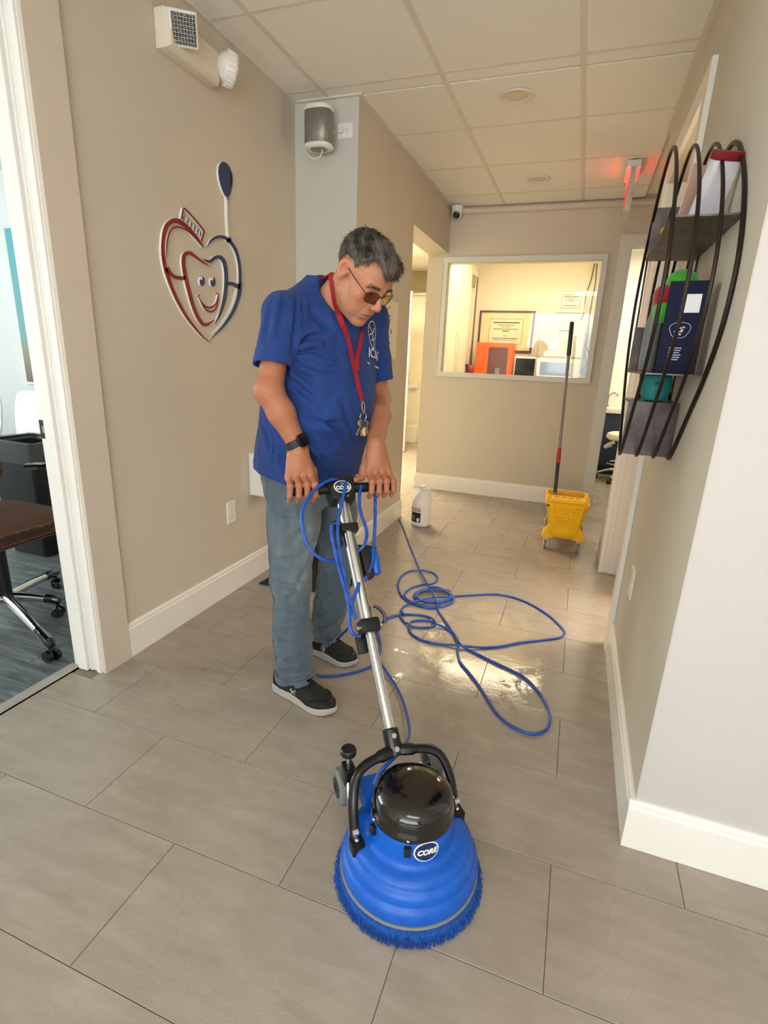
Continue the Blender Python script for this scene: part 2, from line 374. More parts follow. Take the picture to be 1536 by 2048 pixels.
# waiting room behind the left doorway
f2 = struct(MB().box(-5.6, -1.70, -1.2, 3.4, -.06, -.0035).build('floor_waiting_room', M_GROUT, ang=0))
for j in range(-6, 17):
    y0 = j * .2 + .04; off = (j * .37) % 1.2
    for i in range(-4, 1):
        x1 = -1.73 + off + i * 1.2; x0 = max(x1 - 1.2, -5.5); x1 = min(x1, -1.73)
        if x1 - x0 < .05: continue
        MB().box(x0 + .0012, x1 - .0012, y0 + .0012, y0 + .1988, -.003, -.0002).build('plank', M_PLANK, f2, ang=0)
wall('wall_waiting_room_window', [(-5.6, -5.5, -1.2, .2, 0, H + .02), (-5.6, -5.5, .2, 3.2, 0, .6), (-5.6, -5.5, .2, 3.2, 2.3, H + .02), (-5.6, -5.5, 3.2, 3.4, 0, H + .02)], M_WHITEW)
wall('wall_waiting_room', [(-5.5, -1.70, 3.30, 3.40, 0, H + .02)], M_WHITEW); wall('wall_waiting_room_near', [(-5.5, -1.70, -1.2, -1.1, 0, H + .02)], M_WHITEW)
struct(MB().box(-5.6, -1.70, -1.2, 3.4, H + .021, H + .061).build('ceiling_waiting_room', M_WHITEW, ang=0))
# ------------------------------------------------------------------ baseboards: board with a beaded top edge
def baseboard(name, p0, p1, nrm, h=.145, t=.015, m=None):
    p0 = Vector((*p0, 0)); p1 = Vector((*p1, 0)); n = Vector((*nrm, 0)); d = (p1 - p0).normalized()
    prof = [(0, .0005), (t, .0005), (t, h - .022), (t - .003, h - .018), (t - .004, h - .006), (t - .009, h), (0, h)]
    mb = MB().loft([[tuple(p + n * a + Vector((0, 0, z))) for a, z in prof] for p in (p0, p1)])
    return struct(mb.build(name, m or M_TRIM, ang=0))
baseboard('baseboard_left', (XL, YJ + .115), (XL, YC), (1, 0))
baseboard('baseboard_column', (XL + .015, YC), (XC + .015, YC), (0, -1))
baseboard('baseboard_corridor', (XC, YC), (XC, YO), (1, 0))
baseboard('baseboard_far', (XB - .01, YF), (.15, YF), (0, -1))
baseboard('baseboard_right', (XR, YN), (XR, 2.31), (-1, 0))
baseboard('baseboard_lobby', (XR - .015, YN), (2.6, YN), (0, -1))
baseboard('baseboard_stub', (XR, 3.42), (XR, 3.66), (-1, 0))
baseboard('baseboard_side_hall', (-3.2, 7.9), (XB, 7.9), (0, -1))
baseboard('baseboard_sink_room', (.14, 7.0), (2.1, 7.0), (0, -1))
# ------------------------------------------------------------------ ceiling edge trims
tr = 0
def trim(mb, m=None, ang=0):
    global tr; tr += 1
    return struct(mb.build('trim_%d' % tr, m or M_TRIM, ang=ang))
trim(MB().box(XL, XL + .022, YN, YC, H - .003, H + .004), M_TEE)
trim(MB().box(XL + .022, XC, YC - .022, YC, H - .003, H + .004), M_TEE)
trim(MB().box(XC, XC + .022, YC - .022, YF, H - .003, H + .004), M_TEE)
trim(MB().box(XR - .022, XR, YN, 3.66, H - .004, H + .004), M_TEE)
trim(MB().tube([(XC + .02, YF - .012, H - .028), (1.1, YF - .012, H - .028)], .026, 12), M_WALL, 60)
# casing of the left doorway, jamb with stop and threshold
trim(MB().box(XL, XL + .016, YJ - .012, YJ + .112, 0, 2.25), mat('warm_grey_casing', (214, 202, 186), .4, var=.02))  # casing toned darker and warmer than the white trim
jm = MB(); jm.box(-1.735, XL - .0005, YJ - .012, YJ + .0195, .0005, 2.16); jm.box(-1.70, -1.655, YJ - .026, YJ - .012, .0005, 2.16); jm.box(-1.648, -1.640, YJ - .016, YJ - .012, .0005, 2.16); jm.box(-1.613, -1.593, YJ - .020, YJ - .012, .0005, 2.16)
dj = struct(jm.build('door_1', M_TRIM, bevel=.002, ang=0))
jh = MB().box(-1.735, XL + .016, .36, YJ - .012, 2.12, 2.16).build('head_jamb', M_TRIM, dj, ang=0)
M_STEEL = mat('brushed_steel', (170, 166, 158), .3, 1, var=.05, scale=40)
M_BRONZE = mat('dark_strike_plate', (70, 60, 52), .4, .8)
s0 = ony(100, 862, YJ - .026)
MB().box(-1.735, -1.702, YJ - .0145, YJ - .012, s0.z - .032, s0.z + .032).build('strike_plate', M_BRONZE, dj, ang=0)
MB().box(-1.722, -1.711, YJ - .0165, YJ - .0145, s0.z - .012, s0.z + .012).build('strike_lip', M_STEEL, dj, ang=0)
trim(MB().prism([(-1.755, 0), (-1.75, .004), (-1.713, .004), (-1.708, 0)], .3, 1.306, Matrix(((1, 0, 0, 0), (0, 0, 1, 0), (0, 1, 0, 0), (0, 0, 0, 1)))), mat('silver_threshold', (176, 171, 162), .35, .3))
# right doorway: near casing seen edge on, far jamb with its stops
trim(MB().box(XR - .018, XR, 2.295, 2.375, 0, 2.21))
trim(MB().box(XR - .018, XR, 2.375, 3.32, 2.12, 2.21))
dr = MB(); dr.box(XR - .018, XR + .14, 3.300, 3.335, .0005, 2.12); dr.box(XR + .035, XR + .085, 3.288, 3.300, .0005, 2.12); dr.box(XR - .018, XR + .004, 3.291, 3.300, .0005, 2.12); dr.box(XR + .118, XR + .14, 3.291, 3.300, .0005, 2.12)
door2 = struct(dr.build('door_2', M_TRIM, bevel=.0015, ang=0))
MB().box(XR + .141, XR + .181, 2.9, 3.298, .01, 2.10).build('door_leaf', mat('varnished_maple', (214, 178, 128), .4, var=.15, scale=6), door2, bevel=.002)
trim(MB().box(XR - .018, XR, 3.32, 3.40, 0, 2.21))
# far right doorway casing
fc = MB(); fc.box(.149, .240, YF - .018, YF, .0005, 2.215); fc.box(.240, 1.10, YF - .018, YF, 2.125, 2.215); fc.box(.225, .243, YF, YF + .1, .0005, 2.13); fc.box(1.10, 1.19, YF - .018, YF, .0005, 2.215)
door3 = struct(fc.build('door_3', M_FRAME, ang=0))
# casing around the side-hall opening soffit is plain; window to the lab
wf = MB()
x0, x1, z0, z1 = -1.262, .077, 1.078, 2.082
wf.box(x0, x1, YF - .018, YF, z1 - .045, z1); wf.box(x0, x1, YF - .018, YF, z0, z0 + .042); wf.box(x0, x0 + .040, YF - .018, YF, z0 + .042, z1 - .045); wf.box(x1 - .040, x1, YF - .018, YF, z0 + .042, z1 - .045)
win = struct(wf.build('window_1', M_FRAME, bevel=.002, ang=0))
ib = MB(); ib.box(-1.235, -1.218, YF, YF + .1, 1.10, 2.055); ib.box(.033, .05, YF, YF + .1, 1.10, 2.055); ib.box(-1.218, .033, YF, YF + .1, 1.10, 1.117); ib.box(-1.218, .033, YF, YF + .1, 2.038, 2.055)
ib.build('window_reveal', mat('cream_reveal_paint', (240, 232, 205), .45, var=.02), win, ang=0)
gk = NT('window_glass'); gk.n.remove(gk.b)
tb = gk.n.new('ShaderNodeBsdfTransparent'); gb = gk.n.new('ShaderNodeBsdfGlossy'); gb.inputs['Roughness'].default_value = .01
fr = gk.n.new('ShaderNodeFresnel'); fr.inputs['IOR'].default_value = 1.5; mx = gk.n.new('ShaderNodeMixShader')
gk.link(fr.outputs[0], mx.inputs[0]); gk.link(tb.outputs[0], mx.inputs[1]); gk.link(gb.outputs[0], mx.inputs[2]); gk.link(mx.outputs[0], gk.n['Material Output'].inputs[0])
M_GLASS = gk.m
MB().box(-1.218, .033, YF + .045, YF + .051, 1.117, 2.038).build('pane', M_GLASS, win, ang=0)
# lobby window frame behind the camera and waiting-room window
lw = MB()
for x in (-1.3, .28, 1.9): lw.box(x, x + .05, -3.08, -3.02, .5, 2.4)
lw.box(-1.3, 1.95, -3.08, -3.02, .5, .55); lw.box(-1.3, 1.95, -3.08, -3.02, 2.35, 2.4)
struct(lw.build('window_2', M_TRIM, ang=0))
# ------------------------------------------------------------------ fixtures on walls and ceiling
M_RED = mat('red_vinyl_face', (134, 22, 28), .35, var=.05)
M_NAVY = mat('navy_vinyl_face', (38, 58, 98), .35, var=.05)
M_EDGE = mat('white_acrylic_edge', (240, 236, 226), .35, var=.02)
M_BLK = mat('black_plastic', (20, 20, 21), .38, var=.1)
M_BLKG = mat('glossy_black_plastic', (10, 10, 11), .12, var=.1, coat=.6)
M_CHROME = mat('polished_chrome', (205, 205, 208), .12, 1, var=.02)
M_ALU = mat('satin_aluminium', (206, 207, 205), .26, 1, var=.05, scale=60)
def outline_ribbon(pts):
    """variable-width stroke in picture coordinates -> outline polygon"""
    P = [Vector((p[0], p[1], 0)) for p in pts]; Wd = [p[2] for p in pts]
    C = bez([(p.x, p.y, w) for p, w in zip(P, Wd)], 5)
    L, R = [], []
    for i, c in enumerate(C):
        t = (C[min(i + 1, len(C) - 1)] - C[max(i - 1, 0)]); t = Vector((t.x, t.y, 0)).normalized(); n = Vector((-t.y, t.x, 0)); w = max(c.z, 2) / 2
        L.append((c.x + n.x * w, c.y + n.y * w)); R.append((c.x - n.x * w, c.y - n.y * w))
    return L, R
logo = thing('wall_logo', 'raised red and navy heart-shaped tooth emblem with toothbrush and balloon on beige wall', 'logo', tuple(onx(410, 520, XL)))
def lp(p): q = onx(280 + p[0] * .1953, 300 + p[1] * .1953, XL); return q
def logo_shape(L, R, m, name, d0=0., d1=.011):
    # ribbon strip quads so concave strokes stay clean
    for nm, a, b, mm, gr in (('backing', d0 + .0004, d1, M_EDGE, 0), (name, d1, d1 + .0012, m, 0)):
        mb = MB(); n = len(L)
        rings = [[lp(L[i]) + Vector((a, 0, 0)), lp(R[i]) + Vector((a, 0, 0)), lp(R[i]) + Vector((b, 0, 0)), lp(L[i]) + Vector((b, 0, 0))] for i in range(n)]
        mb.loft([[tuple(q) for q in r] for r in rings])
        if nm == 'backing': bk = mb
        else:
            o = mb.build(name, m, logo, world=True, ang=0); bk.build('backing', M_EDGE, o, world=True, ang=0)
def stroke(name, m, pts): logo_shape(*outline_ribbon(pts), m, name)
def blob(name, m, pts, d1=.011):
    # closed shape as fan-like strip between two sides
    n = len(pts) // 2; L = pts[:n]; R = pts[n:][::-1]; logo_shape(L, R, m, name, 0, d1)
stroke('toothbrush_arm', M_RED, [(632, 998, 4), (560, 900, 22), (480, 812, 36), (400, 748, 46), (330, 724, 48), (265, 758, 44), (228, 830, 38), (210, 950, 32), (212, 1080, 34), (235, 1210, 36), (265, 1310, 36), (310, 1430, 34), (370, 1560, 32), (450, 1700, 28), (540, 1820, 22), (630, 1920, 14), (705, 1978, 3)])
stroke('arm_highlight', M_RED, [(620, 1000, 3), (540, 900, 12), (460, 826, 14), (370, 790, 18), (310, 802, 18), (272, 860, 15), (252, 960, 12), (245, 1100, 3)])
stroke('brush_head', M_RED, [(402, 705, 16), (412, 640, 15), (424, 598, 14), (460, 628, 15), (520, 692, 15), (585, 768, 15), (630, 832, 15), (620, 885, 14), (604, 935, 14)])
for a, b in (((430, 662), (416, 728)), ((468, 698), (456, 758)), ((505, 733), (494, 793)), ((540, 764), (530, 826)), ((572, 798), (562, 857)), ((600, 834), (592, 890))):
    stroke('bristle', M_NAVY, [(*a, 4), ((a[0] + b[0]) / 2, (a[1] + b[1]) / 2, 9), (*b, 4)])
stroke('elbow_link', M_RED, [(248, 1208, 52), (290, 1268, 36), (350, 1306, 36), (440, 1312, 40)])
stroke('tooth_outline', M_RED, [(702, 1199, 3), (620, 1152, 18), (540, 1090, 30), (485, 1056, 38), (437, 1070, 40), (421, 1130, 38), (428, 1220, 38), (450, 1330, 38), (480, 1450, 38), (520, 1590, 38), (570, 1710, 37), (625, 1785, 36), (675, 1780, 28), (742, 1733, 3)])
stroke('smile', M_RED, [(578, 1506, 5), (618, 1575, 14), (668, 1612, 20), (722, 1604, 20), (762, 1560, 14), (780, 1478, 6)])
stroke('smile', M_RED, [(590, 1530, 4), (640, 1622, 14), (700, 1657, 18), (752, 1626, 16), (779, 1540, 8), (783, 1490, 3)])
stroke('dimple', M_RED, [(562, 1500, 6), (578, 1487, 10), (596, 1484, 4)]); stroke('dimple', M_RED, [(746, 1476, 5), (766, 1466, 12), (790, 1486, 5)])
for ex, ey in ((615, 1345), (725, 1352)):
    blob('eye', M_NAVY, [(ex + 26 * math.cos(a), ey + 48 * math.sin(a)) for a in [math.radians(-90 + 15 * i) for i in range(24)]])
    blob('eye_highlight', M_EDGE, [(ex - 12 + 11 * math.cos(a), ey - 30 + 15 * math.sin(a)) for a in [math.radians(-90 + 30 * i) for i in range(12)]], .0125)
stroke('balloon_arm', M_NAVY, [(666, 988, 3), (710, 926, 22), (770, 892, 30), (840, 896, 34), (900, 940, 36), (950, 1010, 32), (985, 1110, 30), (1002, 1230, 30), (1004, 1350, 34), (1000, 1430, 42), (985, 1520, 34), (940, 1640, 32), (880, 1740, 28), (800, 1840, 18), (698, 1934, 3)])
stroke('arm_highlight', M_EDGE, [(725, 1878, 3), (800, 1800, 13), (870, 1700, 14), (930, 1590, 14), (960, 1480, 10), (975, 1420, 6)])
stroke('tooth_side', M_NAVY, [(620, 1118, 3), (690, 1141, 30), (750, 1102, 34), (800, 1100, 40), (840, 1150, 40), (858, 1250, 38), (860, 1370, 38), (848, 1500, 38), (825, 1600, 32), (790, 1700, 22), (743, 1784, 4)])
stroke('elbow_link', M_NAVY, [(872, 1370, 36), (920, 1370, 38), (965, 1390, 44), (1004, 1400, 62)])
stroke('knot', M_NAVY, [(866, 940, 14), (888, 922, 50), (910, 905, 20)])
blob('balloon', M_NAVY, bez_pts if False else [(p.x, p.y) for p in bez([(830, 122, 0), (885, 160, 0), (920, 245, 0), (927, 330, 0), (912, 420, 0), (884, 482, 0), (850, 470, 0), (815, 400, 0), (790, 310, 0), (779, 220, 0), (792, 150, 0)], 4, True)])
stroke('balloon_shine', M_EDGE, [(894, 228, 3), (908, 270, 9), (910, 310, 9), (895, 388, 3)])
stroke('balloon_string', M_EDGE, [(862, 478, 20), (868, 520, 15), (870, 640, 14), (876, 780, 14), (886, 905, 12)])
stroke('string_end', M_NAVY, [(868, 490, 16), (884, 505, 10), (888, 520, 5)])

# emergency light: housing, square prismatic head and a round head turned away
M_ELIGHT = mat('beige_lit_plastic', (226, 216, 196), .42, var=.02)  # housing colour holds the beige light falling on the white case
k = NT('prismatic_lens'); v = k.coord('Object', (60, 60, 60)); ch = k.n.new('ShaderNodeTexVoronoi'); k.link(v, ch.inputs['Vector']); ch.inputs['Scale'].default_value = 2.2
k.link(k.ramp(ch.outputs['Distance'], [(.0, srgb(235, 238, 236)), (.35, srgb(140, 142, 140)), (.7, srgb(120, 122, 122))]), k.b.inputs['Base Color']); k.b.inputs['Metallic'].default_value = .75; k.b.inputs['Roughness'].default_value = .15; M_LENS = k.m
el = thing('emergency_light', 'white two-headed emergency light high on the beige wall', 'light fixture', (XL, 1.98, 2.31))
mb = MB(); rings = []
for x, iy, iz in ((.0006, 0, 0), (.045, 0, 0), (.062, .012, .012)):
    rings.append([(XL + x, 1.84 + iy, 2.245 + iz), (XL + x, 2.135 - iy, 2.245 + iz), (XL + x, 2.135 - iy, 2.365 - iz), (XL + x, 1.84 + iy, 2.365 - iz)])
mb.loft(rings).build('housing', M_ELIGHT, el, world=True, bevel=.004)
Q = frame((XL + .078, 1.895, 2.318), (.62, .78, .0), (.38, -.22, 1)) @ Matrix.Rotation(PI, 4, 'X') @ Matrix.Rotation(PI, 4, 'Z') @ Matrix.Rotation(-.12, 4, 'Z')
hd = MB().loft([[(-.05 * s, -.052 * s, z), (.05 * s, -.052 * s, z), (.05 * s, .052 * s, z), (-.05 * s, .052 * s, z)] for s, z in ((.8, .045), (1, .02), (1, -.012), (.9, -.018))], M=Q).build('lamp_head', M_PLAST, el, world=True, bevel=.005)
# face of the head looks towards the corridor: +x side
g = MB()
for i in range(8):
    for j in range(8):
        x0, y0 = -.042 + i * .0105, -.044 + j * .011
        g.loft([[(x0, y0, -.018), (x0 + .0095, y0, -.018), (x0 + .0095, y0 + .010, -.018), (x0, y0 + .010, -.018)][::-1], [(x0 + .003, y0 + .003, -.023), (x0 + .0065, y0 + .003, -.023), (x0 + .0065, y0 + .007, -.023), (x0 + .003, y0 + .007, -.023)][::-1]], M=Q)
g.build('prismatic_lens', M_LENS, hd, world=True, ang=0)
c2 = Vector((XL + .075, 2.165, 2.315)); ax = Vector((.55, .8, -.12)).normalized(); Q = frame(c2, ax.orthogonal(), ax.cross(ax.orthogonal())); 
h2 = MB().lathe([(.018, -.05), (.044, -.035), (.056, -.012), (.060, .012), (.054, .022)], 28, M=Q).build('lamp_head', M_PLAST, el, world=True)
rb = MB()
for i in range(20):
    a = 2 * PI * i / 20; rb.box(-.0022, .0022, .050, .0615, -.014, .020, M=Q @ Matrix.Rotation(a, 4, 'Z'))
rb.build('cooling_rib', M_PLAST, h2, world=True, ang=0)
MB().cyl((XL + .02, 2.13, 2.31), tuple(c2 - ax * .03), .014, n=12).build('swivel', M_PLAST, el, world=True)

# loudspeaker on the column with its outlet and cable
M_GRILL = NT('grey_speaker_grille'); k = M_GRILL; v = k.coord('Object', (1, 1, 1)); n1 = k.noise(v, 900, 1)
k.link(k.ramp(n1, [(.4, srgb(96, 94, 88)), (.6, srgb(176, 173, 165))]), k.b.inputs['Base Color']); k.b.inputs['Roughness'].default_value = .4; k.b.inputs['Metallic'].default_value = .6; k.bump(n1, .3, .001); M_GRILL = k.m
ys = 2.745; c = ony(638, 258, ys); tp = ony(638, 214, ys).z; bt = ony(638, 299, ys).z; sw = (ony(664, 258, ys).x - ony(613, 258, ys).x) / 2
sp = thing('loudspeaker', 'white and grey rounded loudspeaker bracketed to the column near the ceiling', 'speaker', (c.x, ys, bt))
def sring(s, z, r=sw, d=.055):
    return [(c.x + (abs(math.cos(a)) ** .7) * math.copysign(r * s, math.cos(a)), ys + (abs(math.sin(a)) ** .7) * math.copysign(d * s, math.sin(a)), z) for a in [2 * PI * i / 40 for i in range(40)]]
MB().loft([sring(.9, bt + .016), sring(.985, bt + .02), sring(.985, tp - .022), sring(.9, tp - .018)]).build('grille', M_GRILL, sp, world=True, ang=60)
MB().loft([sring(.96, tp - .022), sring(1, tp - .018), sring(1, tp - .008), sring(.93, tp)]).build('top_cap', M_PLAST, sp, world=True, ang=60)
MB().loft([sring(.90, bt), sring(1, bt + .006), sring(1, bt + .016), sring(.96, bt + .02)]).build('bottom_cap', M_PLAST, sp, world=True, ang=60)
MB().loft([sring(.55, bt - .003), sring(.62, bt + .001)]).build('port', M_GRILL, sp, world=True, ang=60)
MB().box(c.x - .02, c.x + .02, ys + .05, YC - .0005, (bt + tp) / 2 - .02, (bt + tp) / 2 + .02).build('bracket', M_PLAST, sp, world=True, bevel=.003)
o1 = ony(690, 262, YC)
cb = bez([(c.x + .02, ys, bt), (c.x + .012, ys - .01, bt - .035), (c.x - .03, ys - .01, bt - .04), (c.x - sw - .004, ys + .01, bt - .008), (c.x - sw - .01, ys + .03, bt + .03), (c.x - .02, YC - .012, bt + .06), (o1.x - .05, YC - .015, o1.z - .005), (o1.x - .016, YC - .03, o1.z - .004)], 8)
MB().tube(cb, .003, 8).build('power_cable', M_PLAST, sp, world=True)
MB().box(o1.x - .026, o1.x - .004, YC - .03, YC - .0078, o1.z - .014, o1.z + .012).build('plug', M_PLAST, sp, world=True, bevel=.004)
def outlet(name, label, o, right, up, slots=((0, .02), (0, -.02)), w=.035, h=.058, group=None):
    n = Vector(right).cross(Vector(up)); M = frame(o, right, up)
    t = thing(name, label, 'outlet', tuple(o), group=group)
    MB().loft([[(-w, -h, .0004), (w, -h, .0004), (w, h, .0004), (-w, h, .0004)], [(-w, -h, .004), (w, -h, .004), (w, h, .004), (-w, h, .004)], [(-w + .004, -h + .004, .006), (w - .004, -h + .004, .006), (w - .004, h - .004, .006), (-w + .004, h - .004, .006)]], M=M).build('cover_plate', M_PLAST, t, world=True, ang=0)
    for sx, sy in slots:
        r = MB().prism([(sx + .0165 * math.cos(a) if abs(math.sin(a)) < .86 else sx + .0165 * math.cos(a), sy + min(.0135, max(-.0135, .0165 * math.sin(a)))) for a in [2 * PI * i / 24 for i in range(24)]], .006, .0078, M).build('receptacle', M_PLAST, t, world=True, ang=0)
        s = MB(); s.box(sx - .0075, sx - .0055, sy - .001, sy + .007, .0078, .0081, M); s.box(sx + .0055, sx + .0075, sy - .001, sy + .006, .0078, .0081, M); s.cyl((sx, sy - .007, .0078), (sx, sy - .007, .0081), .0024, n=10, M=M)
        s.build('slots', M_BLK, r, world=True, ang=0)
    return t
outlet('wall_outlet', 'white outlet beside the loudspeaker on the column', o1, (1, 0, 0), (0, 0, 1), slots=((.012, 0),), w=.043, h=.034)
oL = (onx(452, 1005, XL) + onx(471, 1043, XL)) / 2
outlet('wall_outlet', 'white duplex outlet on the beige wall below the emblem', oL, (0, 1, 0), (0, 0, 1))
oR = (onx(1268, 1130, XR) + onx(1262, 1200, XR)) / 2
outlet('wall_outlet', 'white duplex outlet on the wall below the wire shelf', oR, (0, -1, 0), (0, 0, 1))
# security camera in the ceiling corner
cc = Vector((XC + .066, YF - .075, H - .052))
sc_ = thing('security_camera', 'small white dome security camera in the ceiling corner above the lab window', 'camera', tuple(cc))
MB().lathe([(.045, .0), (.05, .012), (.05, .045), (.04, .0505)], 28, Matrix.Translation(cc)).build('mount', M_PLAST, sc_, world=True)
ax = Vector((.10, -.9, -.42)).normalized(); Q = frame(cc + Vector((0, 0, -.012)), ax.orthogonal(), ax.cross(ax.orthogonal()))
MB().ellipsoid(tuple(cc + Vector((0, 0, -.012))), (.043, .043, .043), 24, 16).build('ball', M_PLAST, sc_, world=True)
MB().lathe([(.030, .036), (.028, .043), (.02, .045)], 24, Q).build('lens', M_BLKG, sc_, world=True)
# exit sign seen edge on, glowing red on both faces
ex = thing('exit_sign', 'slim edge-lit exit sign hanging from the ceiling with red glow', 'sign', (.135, 4.17, H))
M_EXR = mat('red_led_lettering', (255, 40, 40), .5, emit=.5); M_EXS = mat('red_led_strip', (255, 40, 40), .5, emit=7)
MB().box(.095, .175, 4.02, 4.32, H - .045, H - .0025).build('canopy', M_PLAST, ex, world=True, bevel=.004)
pn = MB().box(.118, .152, 4.00, 4.34, H - .285, H - .045).build('panel', mat('clear_grey_acrylic', (200, 196, 186), .2), ex, world=True, bevel=.002)
for s, x in ((-1, .1172), (1, .1528)):
    M = frame((x, 4.17, H - .165), (0, -s, 0), (0, 0, 1)); text_mb('EXIT', .17, M, .001, bold=.004).build('lettering', M_EXR, pn, world=True, ang=0)
MB().box(.1165, .1178, 4.005, 4.335, H - .08, H - .06).build('red_led_strip', M_EXS, pn, world=True, ang=0)
MB().box(.1522, .1535, 4.005, 4.335, H - .08, H - .06).build('red_led_strip', M_EXS, pn, world=True, ang=0)
# recessed downlights, switched off
for i, (u, v, lb) in enumerate(((1034, 192, 'round recessed downlight in the ceiling nearer the loudspeaker'), (1077, 358, 'round recessed downlight in the ceiling near the lab window'))):
    p = onz(u, v, H + .004); t = thing('downlight', lb, 'light fixture', tuple(p), group='recessed ceiling downlights')
    MB().lathe([(.082, -.0015), (.08, -.007), (.064, -.006), (.055, -.001)], 36, Matrix.Translation(p), cap=False).build('trim_ring', M_TEE, t, world=True)
    MB().lathe([(.0552, -.0012), (.045, .0), (.02, -.003), (.001, -.004)], 32, Matrix.Translation(p), cap=False).build('lens', mat('frosted_lens', (214, 203, 180), .35), t, world=True)
# white box on the left wall
b0 = onx(497, 907, XL); b1 = ony(534, 950, b0.y)
wb = thing('wall_box', 'small white box mounted low on the beige wall behind the man', 'box', (XL, b0.y + .06, .48))
MB().box(XL + .0005, b1.x, b0.y, b0.y + .13, .482, .70).build('body', M_PLAST, wb, world=True, bevel=.003)
MB().box(XL + .0005, b1.x + .003, b0.y - .003, b0.y + .133, .70, .709).build('lid', M_PLAST, wb, world=True, bevel=.002)
# pinned white board on the corridor wall
pb = [onx(u, v, XC) for u, v in ((792, 606), (774, 718))]
bd = thing('pin_board', 'white framed board dotted with small dark and gold marks on the corridor wall', 'picture', (XC, 3.2, 1.25))
y1 = pb[0].y; z1_, z0_ = pb[0].z, pb[1].z; y0 = y1 - .62
MB().box(XC + .0004, XC + .018, y0, y1, z0_, z1_).build('panel', mat('cream_canvas', (232, 222, 200), .6, var=.04), bd, world=True, bevel=.002)
dm = MB(); dg = MB(); rnd = random.Random(3)
for i in range(90):
    y = y0 + .04 + rnd.random() * (y1 - y0 - .16); z = z0_ + .04 + (z1_ - z0_ - .08) * rnd.random(); r = .003 + .006 * rnd.random() ** 2
    Mq = Matrix(((0, 0, 1, XC + .018), (1, 0, 0, y), (0, 1, 0, z), (0, 0, 0, 1)))
    (dm if i % 3 else dg).prism([(r * math.cos(a) * (.6 + .6 * rnd.random()), r * 1.5 * math.sin(a)) for a in [2 * PI * q / 7 for q in range(7)]], 0, .0012, Mq)
for nm, q, mm in (('dark_mark', dm, mat('dark_brown_ink', (70, 58, 46), .6)), ('gold_mark', dg, mat('gold_ink', (196, 158, 66), .4, .5))): q.build(nm, mm, bd, world=True, ang=0)['kind'] = 'stuff'
# black mat at the foot of the column, its far edge turned up
mat_pts = [(2.255, .004), (2.30, .005), (2.70, .005), (2.78, .010), (2.812, .05), (2.818, .105)]
mt = MB().loft([[(-1.505 + .006 * i, y, z), (-1.035, y + .06, z), (-1.035, y + .06 + (.004 if z > .04 else 0), z + .006), (-1.505 + .006 * i, y + (.004 if z > .04 else 0), z + .006)] for i, (y, z) in enumerate([(a - .06 * (a > 2.7), b) for a, b in mat_pts])])
tag(mt.build('floor_mat', mat('black_rubber_mat', (22, 20, 20), .7, bump=.5, bscale=300), bevel=0), 'black rubber floor mat lying at the foot of the column', 'mat')
# ------------------------------------------------------------------ teardrop wire shelf on the right wall
M_WIRE = mat('dark_bronze_wire', (44, 34, 30), .4, .6, var=.15, scale=30)
k = NT('weathered_brown_metal'); v = k.coord('Object'); n1 = k.noise(v, 9, 6, .65); n2 = k.noise(v, 140, 2)
k.link(k.ramp(n1, [(.3, srgb(46, 34, 30)), (.5, srgb(78, 66, 62)), (.72, srgb(108, 100, 97))]), k.b.inputs['Base Color'])
k.b.inputs['Roughness'].default_value = .38; k.b.inputs['Metallic'].default_value = .35; k.bump(n2, .15, .001); M_SHEET = k.m
XO = .143; SY = 1.74
sh = thing('wire_shelf', 'teardrop-shaped dark wire wall shelf with three metal tiers', 'shelf', (XR, SY, .965))
half = [(0, 1.768), (.10, 1.742), (.20, 1.675), (.285, 1.59), (.345, 1.49), (.362, 1.40), (.34, 1.30), (.27, 1.20), (.165, 1.10), (.07, 1.01), (0, .965)]
loop = [(SY - a, z) for a, z in half] + [(SY + a, z) for a, z in half[-2:0:-1]]
def leaf(x): return bez([(x, y, z) for y, z in loop], 5, True)
def edge_y(z, sgn):
    for (a0, z0), (a1, z1) in zip(half[4:], half[5:]):
        if z0 >= z >= z1: return SY + sgn * (a0 + (a1 - a0) * (z0 - z) / (z0 - z1))
    for (a0, z0), (a1, z1) in zip(half, half[1:]):
        if z0 >= z >= z1: return SY + sgn * (a0 + (a1 - a0) * (z0 - z) / (z0 - z1))
for i, x in enumerate((XO, .190, .236, .2765)):
    MB().tube(leaf(x), .0046 if i < 3 else .0052, 8, closed=True).build('wire_loop', M_WIRE, sh, world=True, ang=60)
def sheet(name, x0, x1, y0, y1, z0, z1):
    o = MB().box(x0, x1, y0, y1, z0, z1).build(name, M_SHEET, sh, world=True, ang=0)
    r = MB(); 
    return o
yn = edge_y(1.545, -1)
sheet('tier', XO, XR - .001, yn, 1.965, 1.541, 1.545); sheet('end_panel', XO, XR - .001, 1.963, 1.967, 1.545, 1.69)
sheet('tier', XO, XR - .001, edge_y(1.209, -1), 1.95, 1.205, 1.209); sheet('end_panel', XO, XR - .001, 1.95, 1.954, 1.209, 1.345)
sheet('tier', XO, XR - .001, 1.745, edge_y(1.125, 1), 1.121, 1.125); sheet('end_panel', XO, XR - .001, 1.741, 1.745, .967, 1.125)
rods = MB()
for x, (a, b) in ((XO, ((yn, 1.545), (1.965, 1.545))), (XO, ((edge_y(1.209, -1), 1.209), (1.952, 1.209)))):
    MB().tube([(x, *a), (x, *b)], .003, 6).build('tier_rail', M_WIRE, sh, world=True)
for x in (XO + .004, .21): MB().tube([(x, 1.955, 1.345), (x, 1.965, 1.541)], .003, 6).build('upright', M_WIRE, sh, world=True)
MB().tube([(XR - .005, 1.9, 1.125), (XR - .005, 1.9, 1.541)], .003, 6).build('upright', M_WIRE, sh, world=True)
